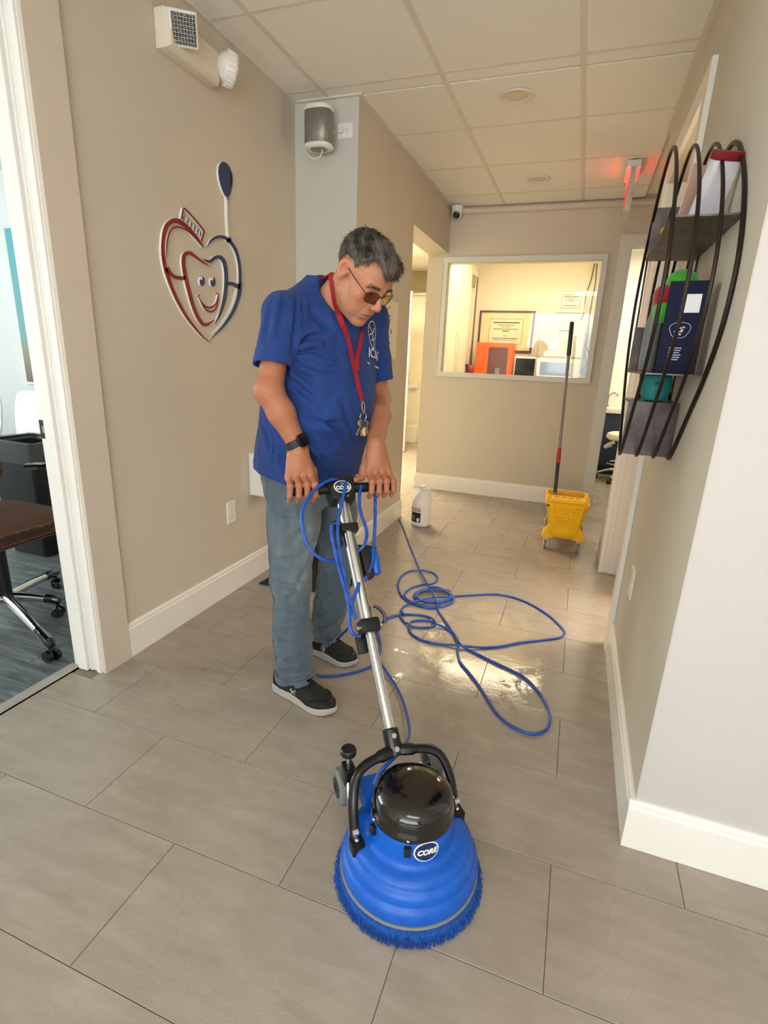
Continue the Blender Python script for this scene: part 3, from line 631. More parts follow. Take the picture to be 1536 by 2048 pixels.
# things on the shelf
M_NBOX = mat('dark_navy_card', (20, 22, 52), .7, var=.08, spec=.2); M_WPRINT = mat('pale_print', (190, 186, 205), .5)
bx = thing('carton', 'tall navy carton with pale printed emblem on the middle shelf tier', 'box', (.213, 1.55, 1.2093), rz=math.radians(-9), rot=None)
MB().box(-.035, .048, -.028, .028, 0, .215, ).build('box_body', M_NBOX, bx, bevel=.0012)
MF = frame((.004, -.0285, .165), (1, 0, 0), (0, 0, 1))
MB().box(-.008, .034, -.022, .020, .0001, .0004, MF).build('blank_sticker', mat('white_sticker', (228, 226, 230), .5), bx, ang=0)
em = MB(); 
ring = [(.022 * math.cos(a) * (1 + .12 * math.sin(3 * a)), -.062 + .020 * math.sin(a) * (1 + .1 * math.cos(2 * a)), .0005) for a in [2 * PI * i / 30 for i in range(30)]]
em.tube([tuple(MF @ Vector(p)) for p in ring], .0008, 5, closed=True)
em.build('emblem_ring', M_WPRINT, bx)
for i, (tx, ty, sz) in enumerate((('ABC', -.055, .010), ('KIDS', -.064, .011), ('WIN', -.073, .009))[:0]): pass
dd = MB()
for i in range(9):
    a = 2 * PI * i / 9; r_ = .010 if i % 2 else .005; dd.box(r_ * math.cos(a) - .003, r_ * math.cos(a) + .003, -.062 + r_ * math.sin(a) - .0018, -.062 + r_ * math.sin(a) + .0018, .0001, .0005, MF)
for i in range(6): dd.box(-.016, .012 - .002 * (i % 3), -.105 - i * .0055, -.1028 - i * .0055, .0001, .0005, MF)
q = dd.build('small_print', M_WPRINT, bx, ang=0); q['kind'] = 'stuff'
cw = thing('carton', 'cream carton standing behind the navy carton on the wire shelf', 'box', (.222, 1.64, 1.2093), rz=math.radians(8))
MB().box(-.012, .05, -.02, .02, 0, .20).build('box_body', mat('cream_card', (214, 204, 178), .5), cw, bevel=.001)
MB().box(-.010, .048, -.0208, -.0201, .02, .09).build('torn_label', mat('grey_print_card', (120, 110, 116), .5, var=.4, scale=60), cw, ang=0)
pl = thing('plush_caterpillar', 'green and red plush caterpillar sitting behind the cartons on the wire shelf', 'toy', (.19, 1.78, 1.2093))
M_PG = mat('green_plush', (66, 176, 40), .9, bump=.8, bscale=500, sheen=.5); M_PR = mat('red_plush', (168, 16, 34), .9, bump=.8, bscale=500, sheen=.5)
def pp_(u, v, y): q_ = ony(u, v, y); return tuple(q_)
for nm, m, c_, r_ in (('plush_segment', M_PG, pp_(1326, 622, 1.70), (.026, .030, .032)), ('plush_segment', M_PR, pp_(1329, 593, 1.70), (.029, .030, .032)), ('plush_segment', M_PG, pp_(1345, 700, 1.72), (.03, .03, .045)), ('plush_head', M_PG, pp_(1364, 566, 1.70), (.040, .036, .034))):
    MB().ellipsoid(c_, r_, 20, 12).build(nm, m, pl, world=True)
fb = thing('glass_bottle', 'clear grey glass bottle behind the plush caterpillar on the wire shelf', 'bottle', (.185, 1.86, 1.2093))
MB().lathe([(.018, 0), (.022, .005), (.022, .14), (.014, .165), (.012, .19), (.014, .2)], 20).build('bottle_body', mat('smoky_glass', (150, 158, 160), .1, alpha=.75), fb)
MB().lathe([(.0145, .2), (.0145, .222), (.012, .225)], 16).build('cap', M_BLK, fb)
tc = thing('teal_plush', 'rounded teal plush cup with curled handle on the lowest shelf tier', 'toy', (.216, 1.80, 1.1253))
M_TEAL = mat('teal_rubber', (34, 140, 138), .55, bump=.3, bscale=300)
MB().lathe([(.022, 0), (.034, .004), (.042, .03), (.044, .055), (.040, .074), (.030, .078)], 28).build('cup_body', M_TEAL, tc)
MB().tube(bez([(-.004, -.040, .052), (-.002, -.056, .048), (.002, -.058, .030), (.0, -.044, .018)], 6), .006, 8).build('curled_handle', M_TEAL, tc)
card = thing('greeting_card', 'white card box with red lid leaning on the top tier of the wire shelf', 'box', (.22, 1.66, 1.5455))
Q = Matrix.Translation((.243, 1.60, 1.562)) @ Matrix.Rotation(math.radians(-62), 4, 'Z') @ Matrix.Rotation(math.radians(-14), 4, 'X')
Q = frame((.222, 1.62, 1.5492), (.92, .38, .0), (.26, -.42, 1))
MB().box(-.032, .030, 0, .150, -.012, .012, Q).build('box_body', mat('white_card', (226, 224, 232), .45), card, world=True, bevel=.001)
MB().box(-.034, .032, .150, .168, -.014, .014, Q).build('lid', mat('dark_red_card', (128, 22, 34), .45), card, world=True, bevel=.002)
pc = thing('postcard', 'thin pale pink card propped behind the white card box on the top tier', 'card', (.185, 1.72, 1.5455))
Q = frame((.196, 1.70, 1.5458), (.75, .66, 0), (.20, -.05, 1)); MB().box(-.03, .03, 0, .17, -.001, .001, Q).build('sheet', mat('pink_card', (222, 186, 170), .5), pc, world=True, ang=0)
MB().box(-.02, .02, .03, .13, -.0016, -.001, Q).build('printed_face', mat('peach_print', (206, 150, 130), .5, var=.4, scale=50), pc, world=True, ang=0)
yt = thing('yellow_duck', 'small rounded yellow toy lying on the top tier of the wire shelf', 'toy', (.175, 1.84, 1.5455))
MB().ellipsoid((.175, 1.84, 1.566), (.024, .034, .0205), 16, 10).build('toy_body', mat('yellow_rubber', (224, 176, 40), .4), yt, world=True); MB().ellipsoid((.172, 1.815, 1.592), (.016, .016, .016), 14, 10).build('toy_head', mat('yellow_rubber', (224, 176, 40), .4), yt, world=True)

# ------------------------------------------------------------------ cleaning jug
jp = onz(841, 1049); jug = thing('cleaner_jug', 'white gallon jug of floor cleaner with black label standing on the floor', 'jug', (jp.x, jp.y, 0), rz=math.radians(20))
M_JUG = mat('milky_hdpe_plastic', (236, 233, 226), .3, var=.02)
k = NT('translucent_jug'); k.b.inputs['Base Color'].default_value = srgb(238, 236, 230); k.b.inputs['Roughness'].default_value = .3; k.b.inputs['Subsurface Weight'].default_value = .3; k.b.inputs['Subsurface Radius'].default_value = (.02, .02, .02); vv = k.coord('Object'); k.bump(k.noise(vv, 30, 2), .05, .002); M_JUG = k.m
JP = [(.060, 0), (.070, .004), (.0745, .014), (.0745, .03), (.073, .034), (.073, .155), (.0745, .165), (.072, .18), (.060, .215), (.040, .252), (.024, .276), (.020, .280), (.020, .300)]
MB().lathe(JP, 40).build('jug_body', M_JUG, jug)
MB().lathe([(.0215, .286), (.0225, .288), (.0225, .306), (.020, .309)], 24).build('cap', M_PLAST, jug)
MB().tube(bez([(.018, 0, .283), (.040, 0, .282), (.055, 0, .262), (.062, 0, .225), (.070, 0, .185)], 6), [.011] * 25, 12, flat=1.0).build('handle', M_JUG, jug)
def wrap(mb, r, a0):
    mb.v = [(r_ * math.cos(a0 + x / r), r_ * math.sin(a0 + x / r), y) for x, y, z in mb.v for r_ in [r + z]]; return mb
def label_patch(x0, x1, y0, y1, t, n=12):
    m_ = MB()
    m_.loft([[(x0 + (x1 - x0) * i / n, y0, 0), (x0 + (x1 - x0) * i / n, y1, 0), (x0 + (x1 - x0) * i / n, y1, t), (x0 + (x1 - x0) * i / n, y0, t)] for i in range(n + 1)]); return m_
A0 = math.radians(-135)
lb = wrap(label_patch(-.052, .048, .036, .112, .0006), .0732, A0).build('label', mat('black_label', (24, 22, 22), .4), jug, ang=60)
wrap(label_patch(.018, .038, .042, .070, .0011), .0732, A0).build('white_patch', M_PLAST, lb, ang=60)
wrap(text_mb('BETCO', .036, Matrix.Translation((-.012, .130, 0)), .0005, shear=.2, bold=.0016), .0734, A0).build('red_lettering', mat('red_label_ink', (176, 24, 30), .4), jug, ang=0)
ln = MB()
for i, (wd, yy) in enumerate(((.022, .100), (.030, .093), (.05, .080), (.048, .074), (.052, .068), (.046, .062), (.052, .056), (.04, .050))):
    ln.add(*(lambda q: (q.v, q.f))(wrap(label_patch(-.046, -.046 + wd, yy, yy + .0028, .0009, 4), .0732, A0)))
ln.build('label_print', mat('grey_ink', (150, 146, 142), .5), lb, ang=0)['kind'] = 'stuff'

# ------------------------------------------------------------------ mop bucket
M_YEL = mat('yellow_polyethylene', (250, 190, 8), .36, var=.05, bump=.08, bscale=80)
M_GREYR = mat('grey_rubber', (128, 126, 122), .6)
bkp = ((onz(1087, 1098) + onz(1152, 1105)) / 2); BA = math.radians(2)
bk = thing('mop_bucket', 'yellow mop bucket with wringer on four grey casters', 'bucket', (bkp.x + .0, bkp.y + .175, 0), rz=BA)
def rr(w, d, z, r=.03, cy=0):
    out = []
    for cxs, cys, a0 in ((1, 1, 0), (-1, 1, 90), (-1, -1, 180), (1, -1, 270)):
        for i in range(5):
            a = math.radians(a0 + 22.5 * i); out.append((cxs * (w - r) + r * math.cos(a), cy + cys * (d - r) + r * math.sin(a), z))
    return out
RY = .02
MB().loft([rr(.088, .15, .075, .02, RY), rr(.092, .155, .085, .03, RY), rr(.118, .178, .24, .03, RY), rr(.132, .19, .315, .03, RY), rr(.144, .198, .318, .03, RY), rr(.144, .198, .336, .03, RY), rr(.130, .186, .336, .03, RY), rr(.108, .172, .20, .03, RY), rr(.09, .15, .10, .02, RY)]).build('tub', M_YEL, bk, ang=40)
# skirt with arched cut-outs carrying the casters
for s in (-1, 1):
    y = s * .165 + RY
    pts = [(-.142, .075), (-.142, .088), (-.128, .125), (-.108, .155), (-.092, .17), (.092, .17), (.108, .155), (.128, .125), (.142, .088), (.142, .075), (.068, .075), (.060, .092), (-.060, .092), (-.068, .075)]
    top = [(-.092, .17)]
    mbq = MB(); y0, y1 = sorted((y, y - s * .055))
    Q = Matrix(((1, 0, 0, 0), (0, 0, 1, 0), (0, 1, 0, 0), (0, 0, 0, 1)))
    for poly in ([(-.142, .075), (-.142, .088), (-.128, .125), (-.108, .155), (-.092, .17), (-.060, .17), (-.060, .092), (-.068, .075)], [(.142, .075), (.142, .088), (.128, .125), (.108, .155), (.092, .17), (.060, .17), (.060, .092), (.068, .075)], [(-.06, .092), (.06, .092), (.06, .17), (-.06, .17)]):
        mbq.prism(poly, y0, y1, Q)
    mbq.build('caster_skirt', M_YEL, bk, ang=30)
# wringer: front pressing panel with ridges, hooked over the rim
yw = RY - .19
wr = MB().loft([[(-.082, yw + .004, .10), (.082, yw + .004, .10), (.082, yw + .05, .10), (-.082, yw + .05, .10)], [(-.112, yw - .018, .335), (.112, yw - .018, .335), (.112, yw + .05, .335), (-.112, yw + .05, .335)], [(-.122, yw - .028, .345), (.122, yw - .028, .345), (.122, yw + .055, .345), (-.122, yw + .055, .345)], [(-.122, yw - .028, .372), (.122, yw - .028, .372), (.122, yw + .055, .372), (-.122, yw + .055, .372)]]).build('wringer', M_YEL, bk, bevel=.004)
for r_ in range(5):
    z = .312 - r_ * .022
    for i in range(5):
        w_ = .094 - .0008 * r_ * 6; x = -w_ + .01 + i * (2 * w_ - .02) / 5; y = yw - .018 + .022 * (.335 - z) / .235
        MB().ellipsoid((x + .017, y, z), (.017, .009, .0085), 10, 6).build('ridge', M_YEL, wr)
MB().box(-.052, .046, yw - .0015, yw + .008, .12, .195).build('raised_panel', M_YEL, wr, bevel=.004)
for i in range(4): MB().box(-.085 + i * .045, -.055 + i * .045, yw + .0, yw + .016, .3715, .374).build('drain_slot', mat('shadow_yellow_slot', (150, 100, 4), .6), wr, ang=0)  # slots are flat strips; their shade is put into the darker yellow
for s in (-1, 1):
    MB().tube(bez([(s * .113, yw - .02, .345), (s * .124, yw - .024, .362), (s * .122, yw - .02, .392), (s * .116, yw - .01, .372)], 5), .008, 8).build('rim_hook', M_YEL, wr)
MB().cyl((-.128, yw + .02, .315), (-.112, yw + .02, .315), .018, n=16).build('pivot', M_BLK, wr)
for sx in (-1, 1):
    for sy in (-1, 1):
        cx_, cy_ = sx * .106, sy * .168 + RY - .012
        ca = MB().tube([(cx_, cy_, .075), (cx_, cy_, .068)], .018, 14).build('caster', M_CHROME, bk)
        MB().box(cx_ - .014, cx_ - .0115, cy_ - .012, cy_ + .012, .022, .068).build('fork', M_CHROME, ca); MB().box(cx_ + .0115, cx_ + .014, cy_ - .012, cy_ + .012, .022, .068).build('fork', M_CHROME, ca)
        Q = Matrix.Translation((cx_, cy_, .028)) @ Matrix.Rotation(PI / 2, 4, 'Y')
        MB().lathe([(.018, -.0095), (.025, -.0105), (.028, -.007), (.028, .007), (.025, .0105), (.018, .0095)], 24, Q).build('tyre', M_GREYR, ca)
        MB().lathe([(.018, -.0098), (.006, -.0108), (.006, .0108), (.018, .0098)], 20, Q).build('hub', M_BLK, ca)
# mop leaning in the bucket
m0 = ony(1110, 985, bkp.y + .14); m1 = ony(1144, 644, bkp.y + .42)
mo = thing('mop', 'wet mop with grey pole and red and black lower grip standing in the yellow bucket', 'mop', (m0.x, m0.y, .11))
dv = m1 - m0
def mp(t): return tuple(m0 + dv * t)
def tpx(v): # parameter along the pole for a picture row
    lo, hi = -.3, 1.2
    for _ in range(40):
        t = (lo + hi) / 2; p = m0 + dv * t; q = CAM_R.T @ (np.array(p) - np.array([0, 0, CAM_H])); y = CY + F_PX * q[1] / q[2]
        if y > v: lo = t
        else: hi = t
    return lo
MB().cyl(mp(tpx(900)), mp(tpx(705)), .011, n=14).build('pole', mat('grey_painted_pole', (128, 124, 124), .35, .4), mo, world=True)
MB().tube([mp(tpx(712)), mp(tpx(710)), mp(tpx(646)), mp(1.0)], [.012, .015, .015, .011], 14).build('top_grip', mat('dark_green_grip', (30, 44, 42), .5), mo, world=True)
MB().tube([mp(tpx(926)), mp(tpx(924)), mp(tpx(899)), mp(tpx(896))], [.012, .0145, .0145, .012], 14).build('red_collar', mat('red_plastic', (172, 24, 34), .4), mo, world=True)
MB().cyl(mp(tpx(985)), mp(tpx(925)), .0125, n=14).build('lower_tube', M_BLK, mo, world=True)
mb = MB(); rnd = random.Random(5); base = Vector(mp(tpx(985)))
for i in range(40):
    a = rnd.random() * 6.28; r_ = .02 + .045 * rnd.random()
    mb.tube(bez([tuple(base), (base.x + .5 * r_ * math.cos(a), base.y + r_ * .9 * math.sin(a), base.z - .05), (base.x + r_ * math.cos(a), base.y + 1.3 * r_ * math.sin(a), .125 + .03 * rnd.random())], 4), .005, 5)
mb.build('mop_strands', mat('grey_cotton_strands', (150, 146, 138), .9), mo, world=True)['kind'] = 'stuff'
# ------------------------------------------------------------------ the lab behind the window
LY = 6.75
ctr = thing('lab_counter', 'white laboratory counter along the cream back wall behind the window', 'counter', (-.6, 6.4, 0))
MB().box(-1.30, .055, 6.10, LY - .03, .0, .86).build('cabinet', M_PLAST, ctr, world=True, ang=0)
MB().box(-1.30, .055, 6.07, LY - .03, .86, .90).build('worktop', M_PLAST, ctr, world=True, bevel=.004)
def framed(name, label, u0, v0, u1, v1, y, fm, fw, mats, lines, lean=0):
    a = ony(u0, v0, y); b = ony(u1, v1, y); x0, x1, z1, z0 = a.x, b.x, a.z, b.z
    t = thing(name, label, 'picture', (x0, y, z0))
    f = MB(); f.box(x0, x1, y - .02, y - .002, z0, z0 + fw); f.box(x0, x1, y - .02, y - .002, z1 - fw, z1); f.box(x0, x0 + fw, y - .02, y - .002, z0 + fw, z1 - fw); f.box(x1 - fw, x1, y - .02, y - .002, z0 + fw, z1 - fw)
    f.build('frame', fm, t, world=True, ang=0)
    MB().box(x0 + fw, x1 - fw, y - .010, y - .002, z0 + fw, z1 - fw).build('matting', mats[0], t, world=True, ang=0)
    mx_ = (x1 - x0) * .2; mz = (z1 - z0) * .2
    pp = MB().box(x0 + mx_, x1 - mx_, y - .0115, y - .010, z0 + mz, z1 - mz).build('certificate', mats[1], t, world=True, ang=0)
    M = frame(((x0 + x1) / 2, y - .0118, (z0 + z1) / 2), (1, 0, 0), (0, 0, 1)); Wd, Hd = (x1 - x0) * .6, (z1 - z0) * .6
    p = MB()
    for w_, yy, t_ in lines: p.box(-w_ * Wd / 2, w_ * Wd / 2, yy * Hd / 2 - t_ * Hd / 2, yy * Hd / 2 + t_ * Hd / 2, 0, .0006, M)
    p.build('print', mat('sepia_ink', (96, 86, 60), .6), pp, world=True, ang=0)['kind'] = 'stuff'
    b_ = MB()
    for s in (-1, 1):
        b_.box(s * Wd / 2 - .002, s * Wd / 2 + .002, -Hd / 2, Hd / 2, 0, .0006, M); b_.box(-Wd / 2, Wd / 2, s * Hd / 2 - .002, s * Hd / 2 + .002, 0, .0006, M)
    b_.build('border_line', mat('sepia_ink', (96, 86, 60), .6), pp, world=True, ang=0)['kind'] = 'stuff'
    return t
LN = [(.8, .72, .05), (.5, .52, .025), (.3, .36, .02), (.75, .2, .025), (.2, .04, .04), (.14, -.35, .02), (.8, -.55, .03), (.7, -.68, .02)]
framed('diploma', 'diploma in dark wood frame with cream matting on the lab wall', 961, 621, 1062, 706, LY, mat('dark_walnut', (92, 52, 34), .4), .022, (mat('cream_mat_board', (238, 226, 178), .7), mat('ivory_paper', (240, 232, 190), .7)), LN)
framed('certificate_frame', 'small white-framed certificate high on the lab wall', 1114, 581, 1170, 626, LY, M_PLAST, .012, (mat('white_paper', (240, 238, 226), .7), mat('white_paper', (240, 238, 226), .7)), LN)
# orange resin printer
def box_px(u0, v0, u1, v1, y): a = ony(u0, v0, y); b = ony(u1, v1, y); return a.x, b.x, b.z, a.z
yy = 6.30; x0, x1, z0, z1 = box_px(953, 684, 1024, 750, yy); z0 = .9005
op = thing('resin_printer', 'bright orange hooded desktop resin printer on the lab counter', 'machine', ((x0 + x1) / 2, yy + .15, z0))
M_OR = mat('orange_acrylic', (255, 96, 8), .2, var=.03); M_ORD = mat('dark_amber_acrylic', (96, 40, 20), .15, var=.2)
MB().box(x0 + .0, x1 - .012, yy + .005, yy + .30, z0 + .10, z1).build('hood', M_OR, op, world=True, bevel=.02, seg=4)
MB().box(x0 - .01, x1 - .01, yy - .005, yy + .31, z0, z0 + .10).build('base', mat('silver_grey_base', (90, 84, 82), .3, .4), op, world=True, bevel=.008)
wx = (x1 - x0); MB().box(x0 + wx * .34, x1 - wx * .16, yy - .002, yy + .004, z0 + .13, z1 - .05).build('front_window', M_ORD, op, world=True, ang=0)
MB().box(x0 + wx * .55, x0 + wx * .66, yy - .004, yy - .002, z0 + .14, z0 + .26).build('resin_tank', mat('grey_metal', (150, 130, 125), .3, .5), op, world=True, ang=0)
x0, x1, z0, z1 = box_px(1029, 716, 1071, 752, 6.32); z0 = .9005
bp = thing('control_box', 'small white desktop unit with dark screen between printer and oven', 'machine', ((x0 + x1) / 2, 6.4, z0))
MB().box(x0 + .004, x1 - .012, 6.325, 6.50, z0, z1 + .02).build('case', M_PLAST, bp, world=True, bevel=.006)
MB().box(x0 + .015, x1 - .022, 6.319, 6.325, z0 + .17, z1).build('screen', M_BLKG, bp, world=True, ang=0)
x0, x1, z0, z1 = box_px(1082, 642, 1158, 757, 6.25); z0 = .9005
M_CASE = mat('cream_machine_case', (186, 180, 160), .45)
ov = thing('milling_machine', 'tall white dental milling machine with dark window on the lab counter', 'machine', ((x0 + x1) / 2, 6.45, z0)); wx = x1 - x0; hz = z1 - z0
MB().box(x0, x1, 6.26, 6.62, z0, z1).build('case', M_CASE, ov, world=True, bevel=.015, seg=3)
dn = MB().box(x0 + wx * .02, x1 - wx * .05, 6.248, 6.26, z0 + .02, z0 + hz * .50).build('lower_door', M_CASE, ov, world=True, bevel=.004)
MB().box(x0 + wx * .10, x1 - wx * .2, 6.246, 6.249, z0 + hz * .27, z0 + hz * .45).build('lower_window', M_BLKG, dn, world=True, ang=0)
up_ = MB().box(x0 + wx * .02, x1 - wx * .02, 6.244, 6.26, z0 + hz * .53, z1 - .02).build('upper_door', M_CASE, ov, world=True, bevel=.004)
MB().box(x0 + wx * .22, x0 + wx * .45, 6.242, 6.2445, z0 + hz * .62, z0 + hz * .74).build('display', mat('grey_display', (176, 178, 180), .2), up_, world=True, ang=0)
MB().box(x0 + wx * .47, x0 + wx * .70, 6.242, 6.2445, z0 + hz * .62, z0 + hz * .74).build('display', mat('tan_display', (206, 184, 120), .3), up_, world=True, ang=0)
MB().box(x0 + wx * .42, x0 + wx * .68, 6.242, 6.2445, z0 + hz * .87, z0 + hz * .885).build('name_strip', mat('sepia_ink', (96, 86, 60), .6), up_, world=True, ang=0)
cab = thing('lab_cable', 'thin dark cables dropping down the lab wall beside the milling machine', 'cable', tuple(ony(1190, 530, LY - .01)))
for pts in (((1189, 527), (1182, 560), (1172, 590), (1168, 625), (1160, 641)), ((1194, 527), (1190, 570), (1184, 600), (1178, 640), (1174, 680), (1172, 690)), ((1170, 690), (1178, 710), (1172, 730), (1160, 745)), ((1168, 700), (1172, 722), (1178, 738), (1164, 748))):
    MB().tube(bez([tuple(ony(u, v, LY - .012)) for u, v in pts], 6), .005, 6).build('strand', mat('dark_cable', (60, 56, 44), .5), cab, world=True)
# glazed sliding panel on the lab's left wall and a small red tool on the counter
LX = -1.305
q = [onx(u, v, LX) for u, v in ((934, 548), (953, 566), (944, 742), (929, 742))]
ld = MB().box(LX + .0005, LX + .03, 5.75, 6.62, .91, 2.26).build('door_4', mat('cream_door_paint', (226, 220, 198), .4), ang=0); struct(ld)
MB().box(LX + .031, LX + .036, 5.82, 6.18, .95, 2.16).build('door_panel', mat('pale_panel', (238, 234, 216), .4), ld, ang=0)
MB().box(LX + .031, LX + .036, 6.36, 6.56, .92, 2.2).build('door_panel', mat('pale_panel', (238, 234, 216), .4), ld, ang=0)
MB().box(LX + .036, LX + .040, 6.46, 6.52, .92, 2.15).build('dark_gap', mat('dark_grey_gap', (72, 70, 62), .5), ld, ang=0)
MB().box(LX + .031, LX + .05, 6.22, 6.34, 2.02, 2.14).build('vent', mat('grey_vent', (150, 146, 130), .5), ld, bevel=.004)
p = ony(936, 740, 6.2); rt = thing('hand_tool', 'small red and black hand tool lying on the lab counter by the orange printer', 'tool', (p.x - .01, 6.22, .9005))
MB().box(-.06, .02, -.04, .04, 0, .20).build('tool_stand', M_BLK, rt, bevel=.006); MB().ellipsoid((.03, 0, .235), (.035, .03, .05), 14, 10).build('tool_body', mat('red_plastic', (172, 24, 34), .4), rt); MB().cyl((.0, 0, .2), (-.015, 0, .29), .014, n=12).build('nozzle', M_BLK, rt)
# ------------------------------------------------------------------ sink room through the far right doorway
M_NAVYC = mat('navy_cabinet_laminate', (30, 44, 72), .4)
sk = thing('sink_cabinet', 'navy base cabinet with white counter in the room beyond the far doorway', 'cabinet', (.7, 6.75, 0))
MB().box(.15, 1.6, 6.61, 6.97, .10, .72).build('cabinet_body', M_NAVYC, sk, world=True, ang=0); MB().box(.15, 1.6, 6.67, 6.97, .0, .10).build('plinth', M_BLK, sk, world=True, ang=0)
for i in range(3): MB().box(.155 + i * .48, .63 + i * .48, 6.592, 6.61, .11, .71).build('cabinet_door', M_NAVYC, sk, world=True, bevel=.003)
MB().box(.15, 1.6, 6.57, 6.97, .72, .77).build('counter_top', M_PLAST, sk, world=True, bevel=.003); MB().box(.15, 1.6, 6.95, 6.97, .77, .90).build('backsplash', M_PLAST, sk, world=True, ang=0)
fa = thing('faucet', 'chrome gooseneck faucet on the white counter beyond the far doorway', 'faucet', (.34, 6.85, .7705)); MB().tube(bez([(0, 0, 0), (0, 0, .10), (.02, -.01, .15), (.07, -.03, .165), (.10, -.04, .13)], 6), .010, 10).build('spout', M_STEEL, fa); MB().cyl((0, 0, 0), (0, 0, .03), .02, n=14).build('base', M_STEEL, fa)
stp = onz(1235, 962)
st = thing('rolling_stool', 'white padded rolling stool with chrome five-star base in the far doorway', 'stool', (stp.x, stp.y, 0)); sx, sy = stp.x, stp.y
M_VIN = mat('white_vinyl', (234, 228, 208), .4)
MB().lathe([(.05, .455), (.17, .46), (.19, .475), (.195, .50), (.185, .525), (.15, .54), (.01, .545)], 36, cap=True).build('seat', M_VIN, st)
MB().tube(bez([(-.10, -.05, .44), (-.16, -.04, .40), (-.18, .06, .36), (-.12, .1, .38)], 6), .02, 10).build('lever', M_VIN, st)
MB().cyl((0, 0, .12), (0, 0, .456), .028, n=18).build('column', M_CHROME, st)
MB().tube([(.15 * math.cos(a), .15 * math.sin(a), .20) for a in [2 * PI * i / 32 for i in range(32)]], .009, 8, closed=True).build('foot_ring', M_CHROME, st)
for i in range(5):
    a = 2 * PI * i / 5 + .5; ca_, sa_ = math.cos(a), math.sin(a)
    lg = MB().tube(bez([(.02 * ca_, .02 * sa_, .13), (.12 * ca_, .12 * sa_, .115), (.24 * ca_, .24 * sa_, .065)], 5), [.018] * 6 + [.014] * 5, 10).build('leg', M_CHROME, st)
    Q = Matrix.Translation((.24 * ca_, .24 * sa_, .028)) @ Matrix.Rotation(a + PI / 2, 4, 'Z') @ Matrix.Rotation(PI / 2, 4, 'Y')
    MB().lathe([(.018, -.018), (.027, -.016), (.0275, 0), (.027, .016), (.018, .018)], 18, Q).build('caster', M_BLK, lg); 
# ------------------------------------------------------------------ side hall through the left opening
yb = 7.9; a = ony(804, 590, yb); b = ony(857, 590, yb)
rs = thing('roller_shade', 'olive roller shade in its box above the bright doorway of the side hall', 'shade', (-2.4, yb, 2.1))
zt, zb = ony(840, 518, 7.86).z, ony(840, 588, 7.86).z
MB().box(-3.0, -1.55, 7.86, yb - .0005, zb, min(zt, 2.44)).build('fabric', mat('olive_shade_fabric', (142, 130, 98), .8), rs, world=True, ang=0); MB().box(-3.0, -1.55, 7.85, 7.8595, zb - .02, zb + .02).build('bottom_rail', M_STEEL, rs, world=True, bevel=.004)
dl = thing('open_door', 'pale door standing open edge-on in the side hall with lever handle', 'door', (-2.02, 6.6, 0))
e = onz(808, 905)
MB().box(e.x - .80, e.x, e.y, e.y + .045, .012, 2.03).build('door_leaf', mat('pale_grey_door', (196, 192, 176), .45), dl, world=True, bevel=.002)
MB().box(e.x, e.x + .003, e.y + .012, e.y + .033, .90, 1.10).build('lock_plate', M_STEEL, dl, world=True, ang=0); MB().tube([(e.x - .06, e.y, 1.0), (e.x - .06, e.y - .05, 1.0), (e.x - .16, e.y - .055, 1.0)], .010, 8).build('lever', M_STEEL, dl, world=True)
for nm, lb, ct, bxs in (('rail_box', 'flat white rail box fixed to the side hall wall above the bin', 'box', (810, 766, 834, 778)), ('low_bin', 'square white bin standing low in the side hall', 'bin', (806, 850, 830, 878))):
    x0, x1, z0, z1 = box_px(*bxs, 7.6 if ct == 'bin' else 7.84); t = thing(nm, lb, ct, (x0, 7.7, max(z0, 0)))
    if ct == 'bin': z0 = .001; MB().loft([rr((x1 - x0) / 2 * .9, .1, z0, .02), rr((x1 - x0) / 2, .115, z1 - .02, .02)], M=Matrix.Translation(((x0 + x1) / 2, 7.72, 0))).build('bin_body', M_PLAST, t, world=True); MB().loft([rr((x1 - x0) / 2 * 1.04, .12, z1 - .02, .02), rr((x1 - x0) / 2 * .98, .11, z1, .02)], M=Matrix.Translation(((x0 + x1) / 2, 7.72, 0))).build('bin_lid', M_PLAST, t, world=True)
    else: MB().box(x0, x1, 7.84, 7.8995, z0, z1).build('cover', M_PLAST, t, world=True, bevel=.005); MB().box(x0 + .01, x1 - .01, 7.833, 7.84, z0 + .01, z1 - .01).build('front_plate', M_PLAST, t, world=True, bevel=.003)
# ------------------------------------------------------------------ waiting room through the left doorway
M_SEAT = NT('brown_ribbed_fabric'); k = M_SEAT; v = k.coord('Object'); wv = k.n.new('ShaderNodeTexWave'); k.link(v, wv.inputs['Vector']); wv.inputs['Scale'].default_value = 38; wv.bands_direction = 'X'; wv.inputs['Distortion'].default_value = 1.5; wv.inputs['Detail'].default_value = 1
k.link(k.ramp(wv.outputs['Fac'], [(.2, srgb(52, 32, 24)), (.8, srgb(112, 74, 54))]), k.b.inputs['Base Color']); k.b.inputs['Roughness'].default_value = .9; k.bump(wv.outputs['Fac'], .6, .004); M_SEAT = k.m
c1, c2 = onz(105, 1322), onz(118, 1232)
cc = Vector((c1.x + c2.x, c1.y + c2.y, 0)) / 2 + Vector((-.34, .04, 0))
och = thing('office_chair', 'office chair with brown ribbed seat and chrome base in the waiting room', 'chair', (cc.x, cc.y, 0))
def srr(w, d, z, r=.09, dx=0): return [(p_[0] + dx, p_[1], p_[2]) for p_ in rr(w, d, z, r)]
MB().loft([srr(.20, .20, .395), srr(.235, .235, .41), srr(.25, .25, .44), srr(.245, .245, .475), srr(.20, .20, .497), srr(.10, .10, .502)]).build('seat', M_SEAT, och, ang=60)
